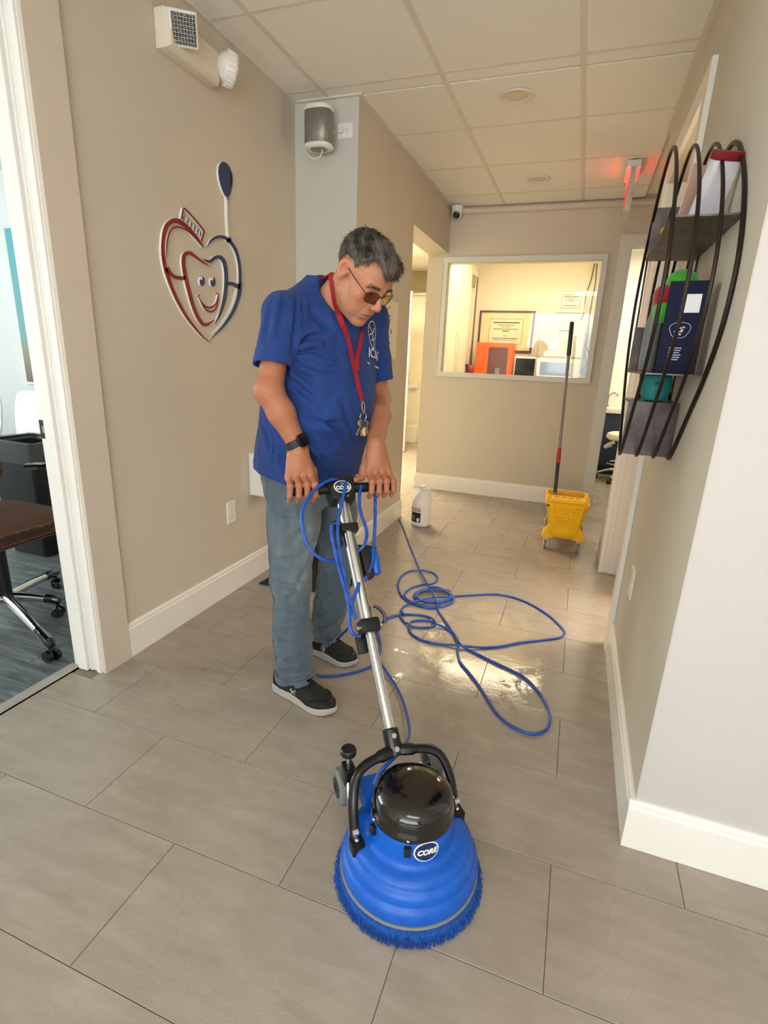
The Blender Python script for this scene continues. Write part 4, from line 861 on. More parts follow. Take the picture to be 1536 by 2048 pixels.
bk_ = MB().loft([srr(.03, .2, .56, .03, -.24), srr(.045, .24, .62, .04, -.25), srr(.045, .24, 1.0, .04, -.29), srr(.03, .18, 1.06, .03, -.30)]).build('backrest', M_SEAT, och, ang=60)
MB().tube(bez([(-.1, 0, .38), (-.25, 0, .40), (-.30, 0, .55), (-.29, 0, .7)], 5), .02, 10).build('back_bracket', M_BLK, och)
MB().cyl((0, 0, .10), (0, 0, .385), .03, n=18).build('gas_column', M_BLK, och); MB().box(-.10, .10, -.09, .09, .372, .397).build('seat_plate', M_BLK, och, bevel=.01)
for s in (-1, 1):
    MB().tube(bez([(.06, s * .24, .40), (.10, s * .285, .48), (.12, s * .29, .60), (.02, s * .29, .655), (-.12, s * .28, .645)], 6), .017, 10).build('armrest', M_BLKG, och)
base_a = [math.atan2(q_.y - cc.y, q_.x - cc.x) for q_ in (c1, c2)]
lens_ = [math.hypot(q_.x - cc.x, q_.y - cc.y) for q_ in (c1, c2)]
angs = [base_a[0], base_a[1]] + [base_a[1] + (2 * PI - (base_a[1] - base_a[0])) * f_ for f_ in (.25, .5, .75)]
for i, a in enumerate(angs):
    ll = lens_[i] if i < 2 else .33; ca_, sa_ = math.cos(a), math.sin(a)
    lg = MB().tube([(.02 * ca_, .02 * sa_, .105), (ll * .5 * ca_, ll * .5 * sa_, .10), (ll * .82 * ca_, ll * .82 * sa_, .09)], [.024, .02, .017], 12).build('base_leg', M_CHROME, och)
    MB().tube([(ll * .78 * ca_, ll * .78 * sa_, .092), (ll * ca_, ll * sa_, .085), ((ll + .02) * ca_, (ll + .02) * sa_, .075)], [.02, .022, .014], 10).build('leg_tip', M_BLKG, lg)
    for s in (-1, 1):
        Q = Matrix.Translation((ll * ca_ - s * .014 * sa_, ll * sa_ + s * .014 * ca_, .0255)) @ Matrix.Rotation(a + PI / 2 + .4, 4, 'Z') @ Matrix.Rotation(PI / 2, 4, 'Y')
        MB().lathe([(.012, -.009), (.0245, -.008), (.025, 0), (.0245, .008), (.012, .009)], 18, Q).build('caster', M_BLKG, lg)
    MB().cyl((ll * ca_, ll * sa_, .03), (ll * ca_, ll * sa_, .085), .008, n=8).build('caster_stem', M_BLK, lg)
# black bin with clear liner
q0 = onz(77, 888, .68); bn = thing('waste_bin', 'tall black waste bin with clear plastic liner folded over its rim', 'bin', (q0.x - .19, q0.y + .10, 0)); hb = .68
MB().loft([rr(.145, .115, .001, .03), rr(.19, .15, hb, .03), rr(.18, .14, hb, .03), rr(.14, .11, .05, .03)]).build('bin_body', mat('matt_black_bin_plastic', (9, 9, 9), .6), bn)
ln = []
rnd = random.Random(2)
for z_, w_, d_ in ((hb - .12, .192, .152), (hb - .08, .197, .157), (hb - .03, .196, .156), (hb + .004, .198, .158), (hb + .008, .185, .145), (hb - .03, .176, .136)):
    ln.append([(p_[0] + .004 * (rnd.random() - .5), p_[1] + .004 * (rnd.random() - .5), z_ + .012 * (rnd.random() - .5)) for p_ in rr(w_, d_, z_, .03)])
MB().loft(ln, False, False).build('liner', mat('clear_grey_liner', (120, 124, 124), .15, alpha=.4), bn, ang=60)
# white shell chairs against the wall
M_SHELL = mat('white_shell_plastic', (240, 243, 240), .3)
for i, (u, lbq) in enumerate(((62, 'white plastic shell chair just beyond the black waste bin'), (-40, 'white plastic shell chair beside the first along the waiting room wall'))):
    px_ = -3.80 - .60 * i; t = thing('shell_chair', lbq, 'chair', (px_, 2.62, 0), group='white shell chairs')
    MB().loft([srr(.21, .20, .44, .06), srr(.23, .22, .455, .06), srr(.22, .21, .47, .06)]).build('seat', M_SHELL, t, ang=60)
    MB().loft([[(x_, .19 + .05 * ((z_ - .46) / .4) + .03 * math.cos(x_ / w_ * 1.5) + d_, z_) for x_, d_ in ([(-w_ + 2 * w_ * j / 10, 0) for j in range(11)] + [(w_ - 2 * w_ * j / 10, .014) for j in range(11)])] for z_, w_ in ((.46, .19), (.60, .22), (.75, .225), (.84, .20), (.87, .15))]).build('backrest', M_SHELL, t, ang=60)
    for sx in (-1, 1):
        for sy in (-1, 1): MB().cyl((sx * .20, sy * .19, .0005), (sx * .16, sy * .15, .445), .012, n=10).build('leg', M_PLAST, t)
# framed pictures on the waiting room's far wall
yb = 3.30
def frame_px(lb, u0, v0, u1, v1, m):
    a = ony(u0, v0, yb); b = ony(u1, v1, yb); t = thing('framed_print', lb, 'picture', (b.x, yb, b.z)); x0 = (a.x + b.x) / 2 - .06; x1 = x0 + .42; z0, z1 = b.z, a.z
    MB().box(x0, x1, yb - .02, yb - .0005, z0, z1).build('frame', M_PLAST, t, world=True, ang=0); MB().box(x0 + .022, x1 - .022, yb - .022, yb - .02, z0 + .02, z1 - .02).build('print', m, t, world=True, ang=0)
k = NT('teal_beach_print'); v = k.coord('Generated'); sp_ = k.n.new('ShaderNodeSeparateXYZ'); k.link(v, sp_.inputs[0]); k.link(k.ramp(sp_.outputs[2], [(0, srgb(120, 92, 80)), (.2, srgb(150, 150, 120)), (.35, srgb(120, 170, 172)), (1, srgb(96, 178, 184))]), k.b.inputs['Base Color'])
frame_px('white-framed teal beach print on the waiting room wall', 22, 452, 64, 768, k.m)
p = ony(6, 272, yb); t = thing('wall_plate', 'small grey thermostat plate high on the waiting room wall', 'thermostat', (p.x, yb, p.z)); MB().box(p.x - .12, p.x + .02, yb - .02, yb - .0005, p.z - .07, p.z + .07).build('case', mat('grey_plate', (206, 206, 196), .4), t, world=True, bevel=.004); MB().box(p.x - .09, p.x - .01, yb - .023, yb - .02, p.z - .02, p.z + .04).build('display', mat('grey_display', (176, 178, 180), .2), t, world=True, ang=0)
# ------------------------------------------------------------------ floor scrubber
MX, MY, MTH = -.238, .965, math.radians(131.8)
mc = thing('floor_scrubber', 'blue rotary floor scrubber with black motor dome and silver telescopic handle', 'floor machine', (MX, MY, 0), rz=MTH)
MW = XF[mc.name]; MI = MW.inverted()
def mray(u, v):
    o = MI @ Vector((0, 0, CAM_H)); d = MI.to_3x3() @ Vector(ray(u, v)); return o, d
def mplane(u, v, p0, n):
    o, d = mray(u, v); p0 = Vector(p0); n = Vector(n); return o + d * ((p0 - o).dot(n) / d.dot(n))
k = NT('blue_moulded_plastic'); v = k.coord('Object'); n1 = k.noise(v, 35, 4, .6); n2 = k.noise(v, 500, 2)
k.link(k.ramp(n1, [(.35, srgb(0, 82, 182)), (.7, srgb(6, 96, 198))]), k.b.inputs['Base Color']); k.b.inputs['Roughness'].default_value = .42; k.bump(n2, .12, .001); M_BLUE = k.m
k = NT('blue_scrub_pad'); v = k.coord('Object'); n1 = k.noise(v, 160, 3, .7)
k.link(k.ramp(n1, [(.3, srgb(10, 62, 140)), (.7, srgb(26, 96, 186))]), k.b.inputs['Base Color']); k.b.inputs['Roughness'].default_value = .95; k.bump(n1, 1, .006); M_PAD = k.m
# brush: a plate of bristle tufts splayed at the rim
rnd = random.Random(11)
pad = MB().lathe([(.02, .001), (.166, .001), (.174, .006), (.168, .026), (.150, .034), (.02, .034)], 72).build('brush_plate', M_PAD, mc, ang=60)
br = MB()
for i in range(1800):
    a = rnd.random() * 2 * PI; r0 = .154 + .008 * rnd.random(); r1 = r0 + .018 + .006 * rnd.random(); tw = .06 * (rnd.random() - .2)
    br.tube([(r0 * math.cos(a), r0 * math.sin(a), .030), (r1 * math.cos(a + tw), r1 * math.sin(a + tw), .002 + .004 * rnd.random())], [.0013, .0009], 3, cap=False)
br.build('bristles', M_PAD, pad, ang=60)['kind'] = 'stuff'
MB().lathe([(.150, .032), (.165, .033), (.168, .038), (.166, .043), (.150, .044)], 72).build('bumper', mat('grey_bumper_rubber', (126, 130, 132), .6), mc, ang=60)
hs = MB().lathe([(.150, .043), (.164, .044), (.166, .052), (.166, .064), (.164, .074), (.159, .080), (.1555, .083), (.1545, .088), (.1535, .100), (.149, .108), (.144, .111), (.1415, .114), (.1405, .120), (.136, .127), (.127, .131), (.114, .133), (.106, .136), (.1025, .142), (.1005, .152), (.099, .18), (.097, .20), (.093, .205)], 72).build('housing', M_BLUE, mc, ang=50)
cap = MB().lathe([(.090, .192), (.0965, .194), (.0985, .199), (.0985, .210), (.0955, .215), (.095, .224), (.094, .236), (.0905, .247), (.083, .256), (.070, .263), (.05, .2685), (.025, .271), (.001, .2715)], 72).build('motor_dome', M_BLKG, mc, ang=40)
for a in (25, 95, 150, 262, 318):
    a = math.radians(a); MB().ellipsoid((.1015 * math.cos(a), .1015 * math.sin(a), .2085), (.004, .004, .0028), 10, 6).build('screw', M_CHROME, cap)
    MB().box(.094, .108, -.008, .008, .168, .192, Matrix.Rotation(a, 4, 'Z')).build('dome_clip', M_BLK, cap, bevel=.003)
# yoke
M_YOKE = mat('satin_black_casting', (16, 16, 17), .3, var=.1)
Y0 = Vector((.143, 0, .293)); TT = Vector((.616, 0, .818)); td = (TT - Y0).normalized()
nrm = Vector((-td.z, 0, td.x))
yk = MB().tube([tuple(Y0 - td * .052), tuple(Y0 - td * .045), tuple(Y0 + td * .012), tuple(Y0 + td * .016)], [.018, .021, .021, .018], 20).build('yoke', M_YOKE, mc)
for d_ in (-.004, -.036): 
    b_ = Y0 + td * d_ + nrm * .020; Q = frame(b_, (0, 1, 0), td); MB().lathe([(.0065, -.002), (.0065, .001), (.004, .004), (.0005, .0045)], 14, Q).build('bolt', M_CHROME, yk)
for s in (1, -1):
    pts = [tuple(Y0 - td * .035), (.108, s * .035, .268), (.098, s * .085, .262), (.082, s * .115, .246), (.055, s * .130, .205), (.030, s * .134, .150), (.018, s * .134, .118)]
    MB().tube(bez(pts, 6), [.017] * 8 + [.013] * 29, 12, flat=.8).build('yoke_arm', M_YOKE, mc)
    ft = MB().loft([[(p_[0] + .012, p_[1] + s * .133, p_[2]) for p_ in rr(.020, .015, z_, .006)] for z_ in (.100, .135)]).build('arm_foot', M_YOKE, mc, bevel=.002)
    MB().ellipsoid((.012, s * .133, .138), (.006, .006, .004), 10, 6).build('bolt', M_CHROME, ft)
    MB().cyl((.022, s * .128, .150), (.022, s * .142, .150), .010, n=14).build('pivot_pin', M_CHROME, ft)
# height-adjust knob on the camera side
kb = MB().lathe([(.010, .0), (.019, .001), (.020, .006), (.0195, .014), (.017, .017), (.006, .018)], 18, Matrix.Translation((.115, .124, .292))).build('adjust_knob', M_BLK, mc)
MB().cyl((.113, .124, .245), (.115, .124, .293), .006, n=10).build('threaded_rod', M_CHROME, kb)
MB().loft([[(p_[0] + .112, p_[1] + .124, p_[2]) for p_ in rr(.018, .014, z_, .005)] for z_ in (.215, .262)]).build('knob_bracket', M_YOKE, mc, bevel=.003)
MB().cyl((.104, .128, .235), (.045, .136, .118), .006, n=10).build('adjust_rod', M_CHROME, mc)
# transport wheels lifted off the floor behind the housing
for s in (1, -1):
    Q = Matrix.Translation((.150, s * .128, .165)) @ Matrix.Rotation(PI / 2, 4, 'X')
    wl = MB().lathe([(.026, -.014), (.040, -.015), (.046, -.011), (.047, 0), (.046, .011), (.040, .015), (.026, .014)], 36, Q).build('wheel', mat('grey_rubber_tyre', (112, 112, 110), .55), mc)
    MB().lathe([(.026, -.0145), (.020, -.011), (.008, -.012), (.006, -.017), (.006, .017), (.008, .012), (.020, .011), (.026, .0145)], 28, Q).build('wheel_hub', M_BLK, wl)
MB().cyl((.150, -.128, .165), (.150, .128, .165), .007, n=12).build('axle', M_CHROME, mc)
MB().box(.090, .145, -.085, .085, .120, .185).build('axle_bracket', M_BLUE, mc, bevel=.008)
# telescopic handle
def along(t_): return Y0 + (TT - Y0) * t_
lo = MB().tube([tuple(along(.0)), tuple(along(.46))], .0135, 24).build('lower_tube', M_ALU, mc)
for a in (-.35, .15): MB().tube([tuple(along(.015) + nrm * .0131 + Vector((0, a * .02, 0))), tuple(along(.40) + nrm * .0131 + Vector((0, a * .02, 0)))], .0012, 6).build('groove', M_STEEL, lo)
MB().tube([tuple(along(.40)), tuple(along(.945))], .0185, 28).build('upper_tube', M_ALU, mc)
cl = MB().loft([[tuple(along(t_) + Vector((0, 1, 0)) * a_ + nrm * b_) for a_, b_ in ((-.026 * w_, -.024 * w_), (.026 * w_, -.024 * w_), (.026 * w_, .026 * w_), (-.026 * w_, .026 * w_))] for t_, w_ in ((.372, .9), (.38, 1), (.418, 1.05), (.428, .92))]).build('clamp_collar', M_YOKE, mc, bevel=.004)
MB().tube(bez([tuple(along(.40) + Vector((0, -.045, 0)) + nrm * .012), tuple(along(.43) + Vector((0, -.046, .0)) + nrm * .018), tuple(along(.46) + Vector((0, -.036, 0)) + nrm * .016), tuple(along(.475) + Vector((0, -.024, 0)) + nrm * .012)], 6), .0045, 8, flat=1.4).build('clamp_lever', mat('dark_blue_lever', (30, 30, 64), .3), cl)
MB().cyl(tuple(along(.40) + Vector((0, -.040, 0))), tuple(along(.40) + Vector((0, .036, 0))), .0085, n=14).build('clamp_bolt', M_CHROME, cl)
MB().loft([[tuple(along(t_) + Vector((0, a_, 0)) + nrm * (b_ - .04)) for a_, b_ in ((.002, -.012), (.03, -.012), (.03, .012), (.002, .012))] for t_ in (.31, .385)]).build('lower_cord_hook', M_BLK, cl, bevel=.004)
hk = MB().loft([[tuple(along(t_) + Vector((0, a_, 0)) + nrm * b_) for a_, b_ in ((-.026, -.024), (.026, -.024), (.026, .025), (-.026, .025))] for t_ in (.80, .835)]).build('cord_hook', M_YOKE, mc, bevel=.004)
MB().loft([[tuple(along(t_) + Vector((0, a_, 0)) + nrm * b_) for a_, b_ in ((.024, -.03), (.044, -.03), (.044, .005), (.024, .005))] for t_ in (.75, .86)]).build('hook_tongue', M_BLK, hk, bevel=.003)
sw = MB().loft([[tuple(along(t_) + Vector((0, a_, 0)) + nrm * b_) for a_, b_ in ((-.046, -.022), (-.020, -.022), (-.020, .016), (-.046, .016))] for t_ in (.595, .725)]).build('junction_box', M_BLK, mc, bevel=.004)
pc0 = along(.70) + Vector((0, -.062, 0)); pc1 = along(.615) + Vector((0, -.058, 0))
MB().tube([tuple(pc0 + td * .012), tuple(pc0), tuple(pc0 - td * .01), tuple(pc1), tuple(pc1 - td * .006)], [.010, .013, .015, .014, .010], 12).build('plug_connector', M_BLUE, sw)
# head box and T-bar
bx_ = MB().loft([[tuple(along(t_) + Vector((0, a_, 0)) + nrm * b_) for a_, b_ in ((-.040 * w_, -.03), (.040 * w_, -.03), (.040 * w_, .030), (-.040 * w_, .030))] for t_, w_ in ((.945, .86), (.955, .92), (1.045, 1.06), (1.055, 1.0))]).build('switch_box', M_BLK, mc, bevel=.006)
Q = frame(along(1.0) + nrm * .0305, (0, -1, 0), td)
bg = MB().lathe([(.0245, 0), (.0245, .0012), (.0005, .0014)], 36, Q @ Matrix.Diagonal((1.12, .86, 1, 1))).build('badge_rim', M_PLAST, bx_)
MB().lathe([(.0215, .0014), (.0215, .0019), (.0005, .002)], 36, Q @ Matrix.Diagonal((1.12, .86, 1, 1))).build('badge', mat('blue_black_badge', (18, 46, 92), .25, var=.5, scale=120), bg)
text_mb('CORE', .0165, Q @ Matrix.Translation((0, -.004, .0021)), .0004, bold=.0008).build('lettering', M_PLAST, bg, ang=0)
text_mb('IX', .011, Q @ Matrix.Translation((0, .009, .0021)), .0004, shear=.3).build('lettering', mat('pale_blue_ink', (150, 190, 225), .4), bg, ang=0)
BARZ = TT + td * .01
MB().tube([tuple(BARZ + Vector((0, -.185, 0))), tuple(BARZ + Vector((0, .160, 0)))], .0155, 18).build('handlebar', M_BLK, mc)
MB().ellipsoid(tuple(along(.955) + nrm * .031 + Vector((0, -.012, 0))), (.003, .003, .003), 10, 6).build('screw', M_CHROME, bx_)
# housing badge
def deck(u, v, r, z0):   # point on the neck of the housing seen at a picture point
    o, d = mray(u, v); best = None
    a_ = d.x ** 2 + d.y ** 2; b_ = 2 * (o.x * d.x + o.y * d.y); c_ = o.x ** 2 + o.y ** 2 - r * r
    t_ = (-b_ - math.sqrt(max(b_ * b_ - 4 * a_ * c_, 0))) / (2 * a_); return o + d * t_
pb_ = deck(855, 1694, .1015, .16); aB = math.atan2(pb_.y, pb_.x)
Q = frame((.1018 * math.cos(aB), .1018 * math.sin(aB), .176), (-math.sin(aB), math.cos(aB), 0.0), (-.10 * math.cos(aB), -.10 * math.sin(aB), 1)) @ Matrix.Rotation(math.radians(8), 4, 'Z')
def bend(mb):   # wrap a flat decal round the neck
    I = Q.inverted(); out = []
    for p_ in mb.v:
        l_ = I @ Vector(p_); a_ = aB + l_.x / .1015; r_ = .0993 + l_.z - (l_.y) * .085
        out.append((r_ * math.cos(a_), r_ * math.sin(a_), .176 + l_.y))
    mb.v = out; return mb
E1 = Matrix.Diagonal((1.25, 1.0, 1, 1))
def disc(r, z0, z1, M_):
    m_ = MB(); rs = [r * q_ for q_ in (1, .75, .5, .25, .02)]
    return m_.loft([[(r * math.cos(a), r * math.sin(a), z0) for a in [2 * PI * i / 36 for i in range(36)]]] + [[(q_ * math.cos(a), q_ * math.sin(a), z1) for a in [2 * PI * i / 36 for i in range(36)]] for q_ in rs], M=M_)
bg2 = bend(disc(.0245, 0, .0012, Q @ E1)).build('badge_rim', M_PLAST, hs, ang=60)
bend(disc(.0218, .0008, .0018, Q @ E1)).build('badge', mat('blue_black_badge', (18, 46, 92), .25), hs, ang=60)
bend(text_mb('CORE', .0175, Q @ Matrix.Translation((0, -.001, .0021)), .0004, shear=.25, bold=.0009)).build('lettering', M_PLAST, hs, ang=0)
# worn dark print on the skirt
aS = math.atan2(*(lambda q_: (q_.y, q_.x))(deck(875, 1748, .145, .11)))
sm = MB(); rnd = random.Random(4)
for i in range(14):
    a_ = aS + (-.20 + .4 * i / 13); z_ = .0885 + .003 * rnd.random(); sm.box(.1524, .1534, -.0026, .0026, z_, z_ + .006 + .003 * rnd.random(), Matrix.Rotation(a_, 4, 'Z'))
sm.build('worn_print', mat('worn_dark_print', (38, 60, 110), .6), hs, ang=0)['kind'] = 'stuff'
# ------------------------------------------------------------------ power cord: on the floor and hung on the handle
k = NT('blue_cord_sheath'); v = k.coord('Object'); k.link(k.ramp(k.noise(v, 40, 2), [(.3, srgb(22, 66, 150)), (.7, srgb(36, 90, 190))]), k.b.inputs['Base Color']); k.b.inputs['Roughness'].default_value = .32; M_CORD = k.m
cord = thing('power_cord', 'long blue power cord looped over the wet floor and hung on the scrubber handle', 'cord', tuple(onz(900, 1250)))
CR = .0052
def fpath(pts, z=.0056, lift=()):
    out = []
    for i, p_ in enumerate(pts): out.append(tuple(onz(p_[0], p_[1], p_[2] if len(p_) > 2 else z)))
    return out
def c4(*pts): return [(740 + p_[0] * .2995, 1000 + p_[1] * .2995) + tuple(p_[2:]) for p_ in pts]
def c2(*pts): return [(480 + p_[0] * .3028, 860 + p_[1] * .3028) + tuple(p_[2:]) for p_ in pts]
runs = [
 c4((192, 133, .02), (200, 140), (215, 168), (262, 295), (322, 440), (345, 490, .016), (400, 590, .020), (425, 635, .022), (452, 690, .018), (455, 735), (500, 805), (560, 890, .010), (600, 960, .016), (645, 992), (720, 1030), (830, 1085), (950, 1140), (1050, 1200), (1130, 1290), (1185, 1385), (1200, 1465), (1180, 1530), (1110, 1562), (1030, 1550), (930, 1500), (850, 1430), (790, 1340), (720, 1230), (650, 1140), (602, 1080), (585, 1010), (592, 958, .010), (570, 905), (505, 855), (440, 828, .012)),
 c4((440, 828, .012), (425, 843), (370, 852), (300, 848), (262, 835, .010), (285, 810), (350, 803), (420, 812), (440, 828, .012), (425, 800, .014), (390, 780), (320, 767), (225, 764), (150, 775), (90, 808), (55, 865), (62, 920), (70, 970), (55, 1030), (50, 1062, .02)),
 c4((225, 764, .016), (205, 740), (235, 705), (300, 680, .016), (370, 660, .016), (450, 648, .012), (560, 642), (660, 636), (760, 630), (850, 630), (950, 648), (1040, 680), (1120, 722), (1200, 775), (1262, 832), (1300, 880), (1285, 908), (1230, 925), (1120, 938), (1000, 952), (880, 976), (760, 986), (640, 976, .010), (600, 970, .012), (500, 964), (420, 955), (340, 932), (280, 895), (258, 855), (262, 830, .012), (230, 815), (205, 780), (212, 745), (225, 764, .016)),
 c4((345, 468, .012), (420, 485), (452, 520), (425, 555), (345, 565), (270, 590), (232, 625), (240, 655), (300, 690), (380, 712), (440, 712)),
 c4((345, 468, .012), (260, 476), (205, 515), (188, 570), (205, 630), (250, 675), (320, 705), (400, 722), (470, 712), (540, 690), (562, 655, .012), (530, 620), (460, 585), (400, 580)),
 c4(*[(425 + 132 * math.cos(a) * s_, 640 + 48 * math.sin(a) * s_, .010 + .004 * i_) for i_, s_ in enumerate((1.0, .93, .86)) for a in [2 * PI * j_ / 12 + i_ for j_ in range(12)]]),
 c2((1080, 1215, .0056), (1050, 1222), (980, 1245), (930, 1290), (908, 1345), (922, 1400), (928, 1450), (905, 1510, .02)),
 c2((450, 1475), (540, 1432), (600, 1400), (660, 1365, .06), (712, 1312, .14)),
 c2((500, 1615, .03), (540, 1625), (640, 1624), (760, 1600), (850, 1568), (915, 1525, .012)),
]
for r_ in runs:
    MB().tube(bez(fpath(r_), 7), CR, 8).build('floor_run', M_CORD, cord, world=True, ang=60)
# from the floor up to the motor
pm = [onz(755, 1318, .02), onz(773, 1345, .02)]
tail = [onz(u_, v_, z_) for u_, v_, z_ in ((755, 1316, .018), (772, 1342, .012), (792, 1372, .012), (807, 1405, .03), (816, 1440, .08), (819, 1465, .13), (812, 1488, .20), (795, 1508, .235), (775, 1528, .235), (758, 1548, .22), (748, 1568, .20))]
MB().tube(bez([tuple(p_) for p_ in tail], 7), CR, 8).build('motor_lead', M_CORD, cord, world=True, ang=60)
# loops on the handle: traced on the plane of the handle, a little in front of it
def hpath(pts):
    out = []
    for u_, v_, off in pts:
        p_ = mplane(480 + u_ * .3028, 860 + v_ * .3028, TT + nrm * off, nrm); out.append(tuple(MW @ p_))
    return out
for pts in (
    [(655, 330, .02), (620, 325, .035), (560, 345, .045), (490, 400, .05), (440, 460, .05), (412, 540, .05), (410, 610, .05), (425, 700, .045), (460, 780, .04), (520, 840, .03), (580, 862, .02), (630, 866, .01)],
    [(700, 345, .034), (690, 400, .038), (672, 480, .036), (652, 580, .032), (645, 680, .032), (655, 780, .032), (672, 880, .032), (690, 960, .032), (705, 1040, .032), (725, 1120, .032), (748, 1190, .030), (765, 1250, .03)],
    [(605, 632, .03), (606, 690, .034), (622, 770, .034), (645, 880, .034), (672, 980, .034), (695, 1060, .034), (712, 1130, .034), (722, 1210, .034), (725, 1290, .036), (745, 1345, .03), (790, 1362, .01)],
    [(608, 634, .03), (615, 620, .02), (640, 625, .0)],
    [(802, 370, .018), (790, 420, .02), (790, 500, .02), (805, 570, .02), (830, 640, .02), (838, 690, .02), (825, 750, .02), (800, 785, .012), (785, 800, .004)],
    [(880, 400, .0), (892, 450, .008), (893, 560, .014), (890, 650, .014), (884, 750, .014), (880, 840, .014), (868, 900, .014), (840, 960, .010), (815, 1020, .004), (808, 1060, 0)],
    [(785, 1010, .022), (770, 1060, .026), (745, 1130, .030), (728, 1200, .032), (722, 1260, .032)],
    [(745, 700, .008), (752, 740, .010), (765, 775, .008)], [(722, 630, .01), (735, 690, .012), (745, 770, .01)]):
    MB().tube(bez(hpath(pts), 7), CR, 8).build('hung_loop', M_CORD, cord, world=True, ang=60)
# ------------------------------------------------------------------ the man: surfaces grown from smooth distance fields
f4 = np.float32
def A(*v): return np.array(v, dtype=f4)
def smin(a, b, k):
    h = np.clip(.5 + .5 * (b - a) / k, 0, 1); return b + (a - b) * h - k * h * (1 - h)
def smax(a, b, k): return -smin(-a, -b, k)
def caps(p, a, b, ra, rb):
    a = A(*a); b = A(*b); ab = b - a; t = np.clip(((p - a) @ ab) / (ab @ ab), 0, 1)
    return np.linalg.norm(p - a - t[:, None] * ab, axis=1) - (ra + (rb - ra) * t)
def ell(p, c, r, Rm=None):
    q = p - A(*c)
    if Rm is not None: q = q @ Rm.astype(f4)
    r = A(*r); q = q / r; k0 = np.linalg.norm(q, axis=1); k1 = np.linalg.norm(q / r, axis=1)
    return k0 * (k0 - 1) / np.maximum(k1, 1e-6)
def sph(p, c, r): return np.linalg.norm(p - A(*c), axis=1) - r
def rot_xyz(rx, ry, rz): return np.array(Euler((rx, ry, rz)).to_matrix())
def mesh_sdf(f, lo, hi, h, B=8):
    lo = np.array(lo, float); s = B * h; n = np.ceil((np.array(hi) - lo) / s).astype(int)
    I = np.stack(np.meshgrid(*[np.arange(m) for m in n], indexing='ij'), -1).reshape(-1, 3)
    d = f((lo + (I + .5) * s).astype(f4)); I = I[np.abs(d) < s * 1.15]
    g = np.arange(B + 1); G = np.stack(np.meshgrid(g, g, g, indexing='ij'), -1)
    nb = len(I); V = np.empty((nb, B + 1, B + 1, B + 1), f4)
    for a in range(0, nb, 400):
        P = (I[a:a + 400, None, None, None, :] * B + G[None]) * h + lo
        V[a:a + 400] = f(P.reshape(-1, 3).astype(f4)).reshape(-1, B + 1, B + 1, B + 1)
    S = V < 0
    cnt = sum(S[:, i:B + i, j:B + j, k:B + k].astype(np.int8) for i in (0, 1) for j in (0, 1) for k in (0, 1))
    bi, ci, cj, ck = np.nonzero((cnt > 0) & (cnt < 8))
    acc = np.zeros((len(bi), 3)); num = np.zeros(len(bi))
    cor = [(i, j, k) for i in (0, 1) for j in (0, 1) for k in (0, 1)]
    for x, c0 in enumerate(cor):
        for c1 in cor[x + 1:]:
            if sum(abs(a - b) for a, b in zip(c0, c1)) != 1: continue
            v0 = V[bi, ci + c0[0], cj + c0[1], ck + c0[2]]; v1 = V[bi, ci + c1[0], cj + c1[1], ck + c1[2]]
            m = (v0 < 0) != (v1 < 0); t = np.where(m, v0 / np.where(m, v0 - v1, 1), 0)
            for ax in range(3): acc[:, ax] += np.where(m, c0[ax] + t * (c1[ax] - c0[ax]), 0)
            num += m
    cell = I[bi] * B + np.stack([ci, cj, ck], 1); pos = (cell + acc / num[:, None]) * h + lo
    N = (n * B + 2).astype(np.int64); key = lambda c: (c[:, 0].astype(np.int64) * N[1] + c[:, 1]) * N[2] + c[:, 2]
    kk = key(cell); o = np.argsort(kk); ks = kk[o]; faces = []
    for ax in range(3):
        u, v = (ax + 1) % 3, (ax + 2) % 3
        sl1 = [slice(0, B)] * 3; sl1[ax] = slice(1, B + 1)
        e = S[:, :B, :B, :B] != S[:, sl1[0], sl1[1], sl1[2]]
        b_, i_, j_, k_ = np.nonzero(e); gp = I[b_] * B + np.stack([i_, j_, k_], 1); sg = S[b_, i_, j_, k_]
        q = []; ok = np.ones(len(gp), bool)
        for du, dv in ((-1, -1), (0, -1), (0, 0), (-1, 0)):
            c = gp.copy(); c[:, u] += du; c[:, v] += dv; K = key(c); w = np.clip(np.searchsorted(ks, K), 0, len(ks) - 1); ok &= ks[w] == K; q.append(o[w])
        q = np.stack(q, 1); q[~sg] = q[~sg][:, ::-1]; faces.append(q[ok])
    return pos, np.concatenate(faces)
def np_mesh(name, pos, faces):
    me = bpy.data.meshes.new(name); me.vertices.add(len(pos)); me.vertices.foreach_set('co', pos.astype(f4).ravel())
    me.loops.add(faces.size); me.loops.foreach_set('vertex_index', faces.astype(np.int32).ravel())
    me.polygons.add(len(faces)); me.polygons.foreach_set('loop_start', np.arange(0, faces.size, 4, dtype=np.int32)); me.polygons.foreach_set('loop_total', np.full(len(faces), 4, np.int32))
    me.update(calc_edges=True); me.validate(); return me
def tint(me, cols):
    a = me.color_attributes.new('tint', 'FLOAT_COLOR', 'POINT'); c = np.ones((len(me.vertices), 4), f4); c[:, :3] = cols; a.data.foreach_set('color', c.ravel())
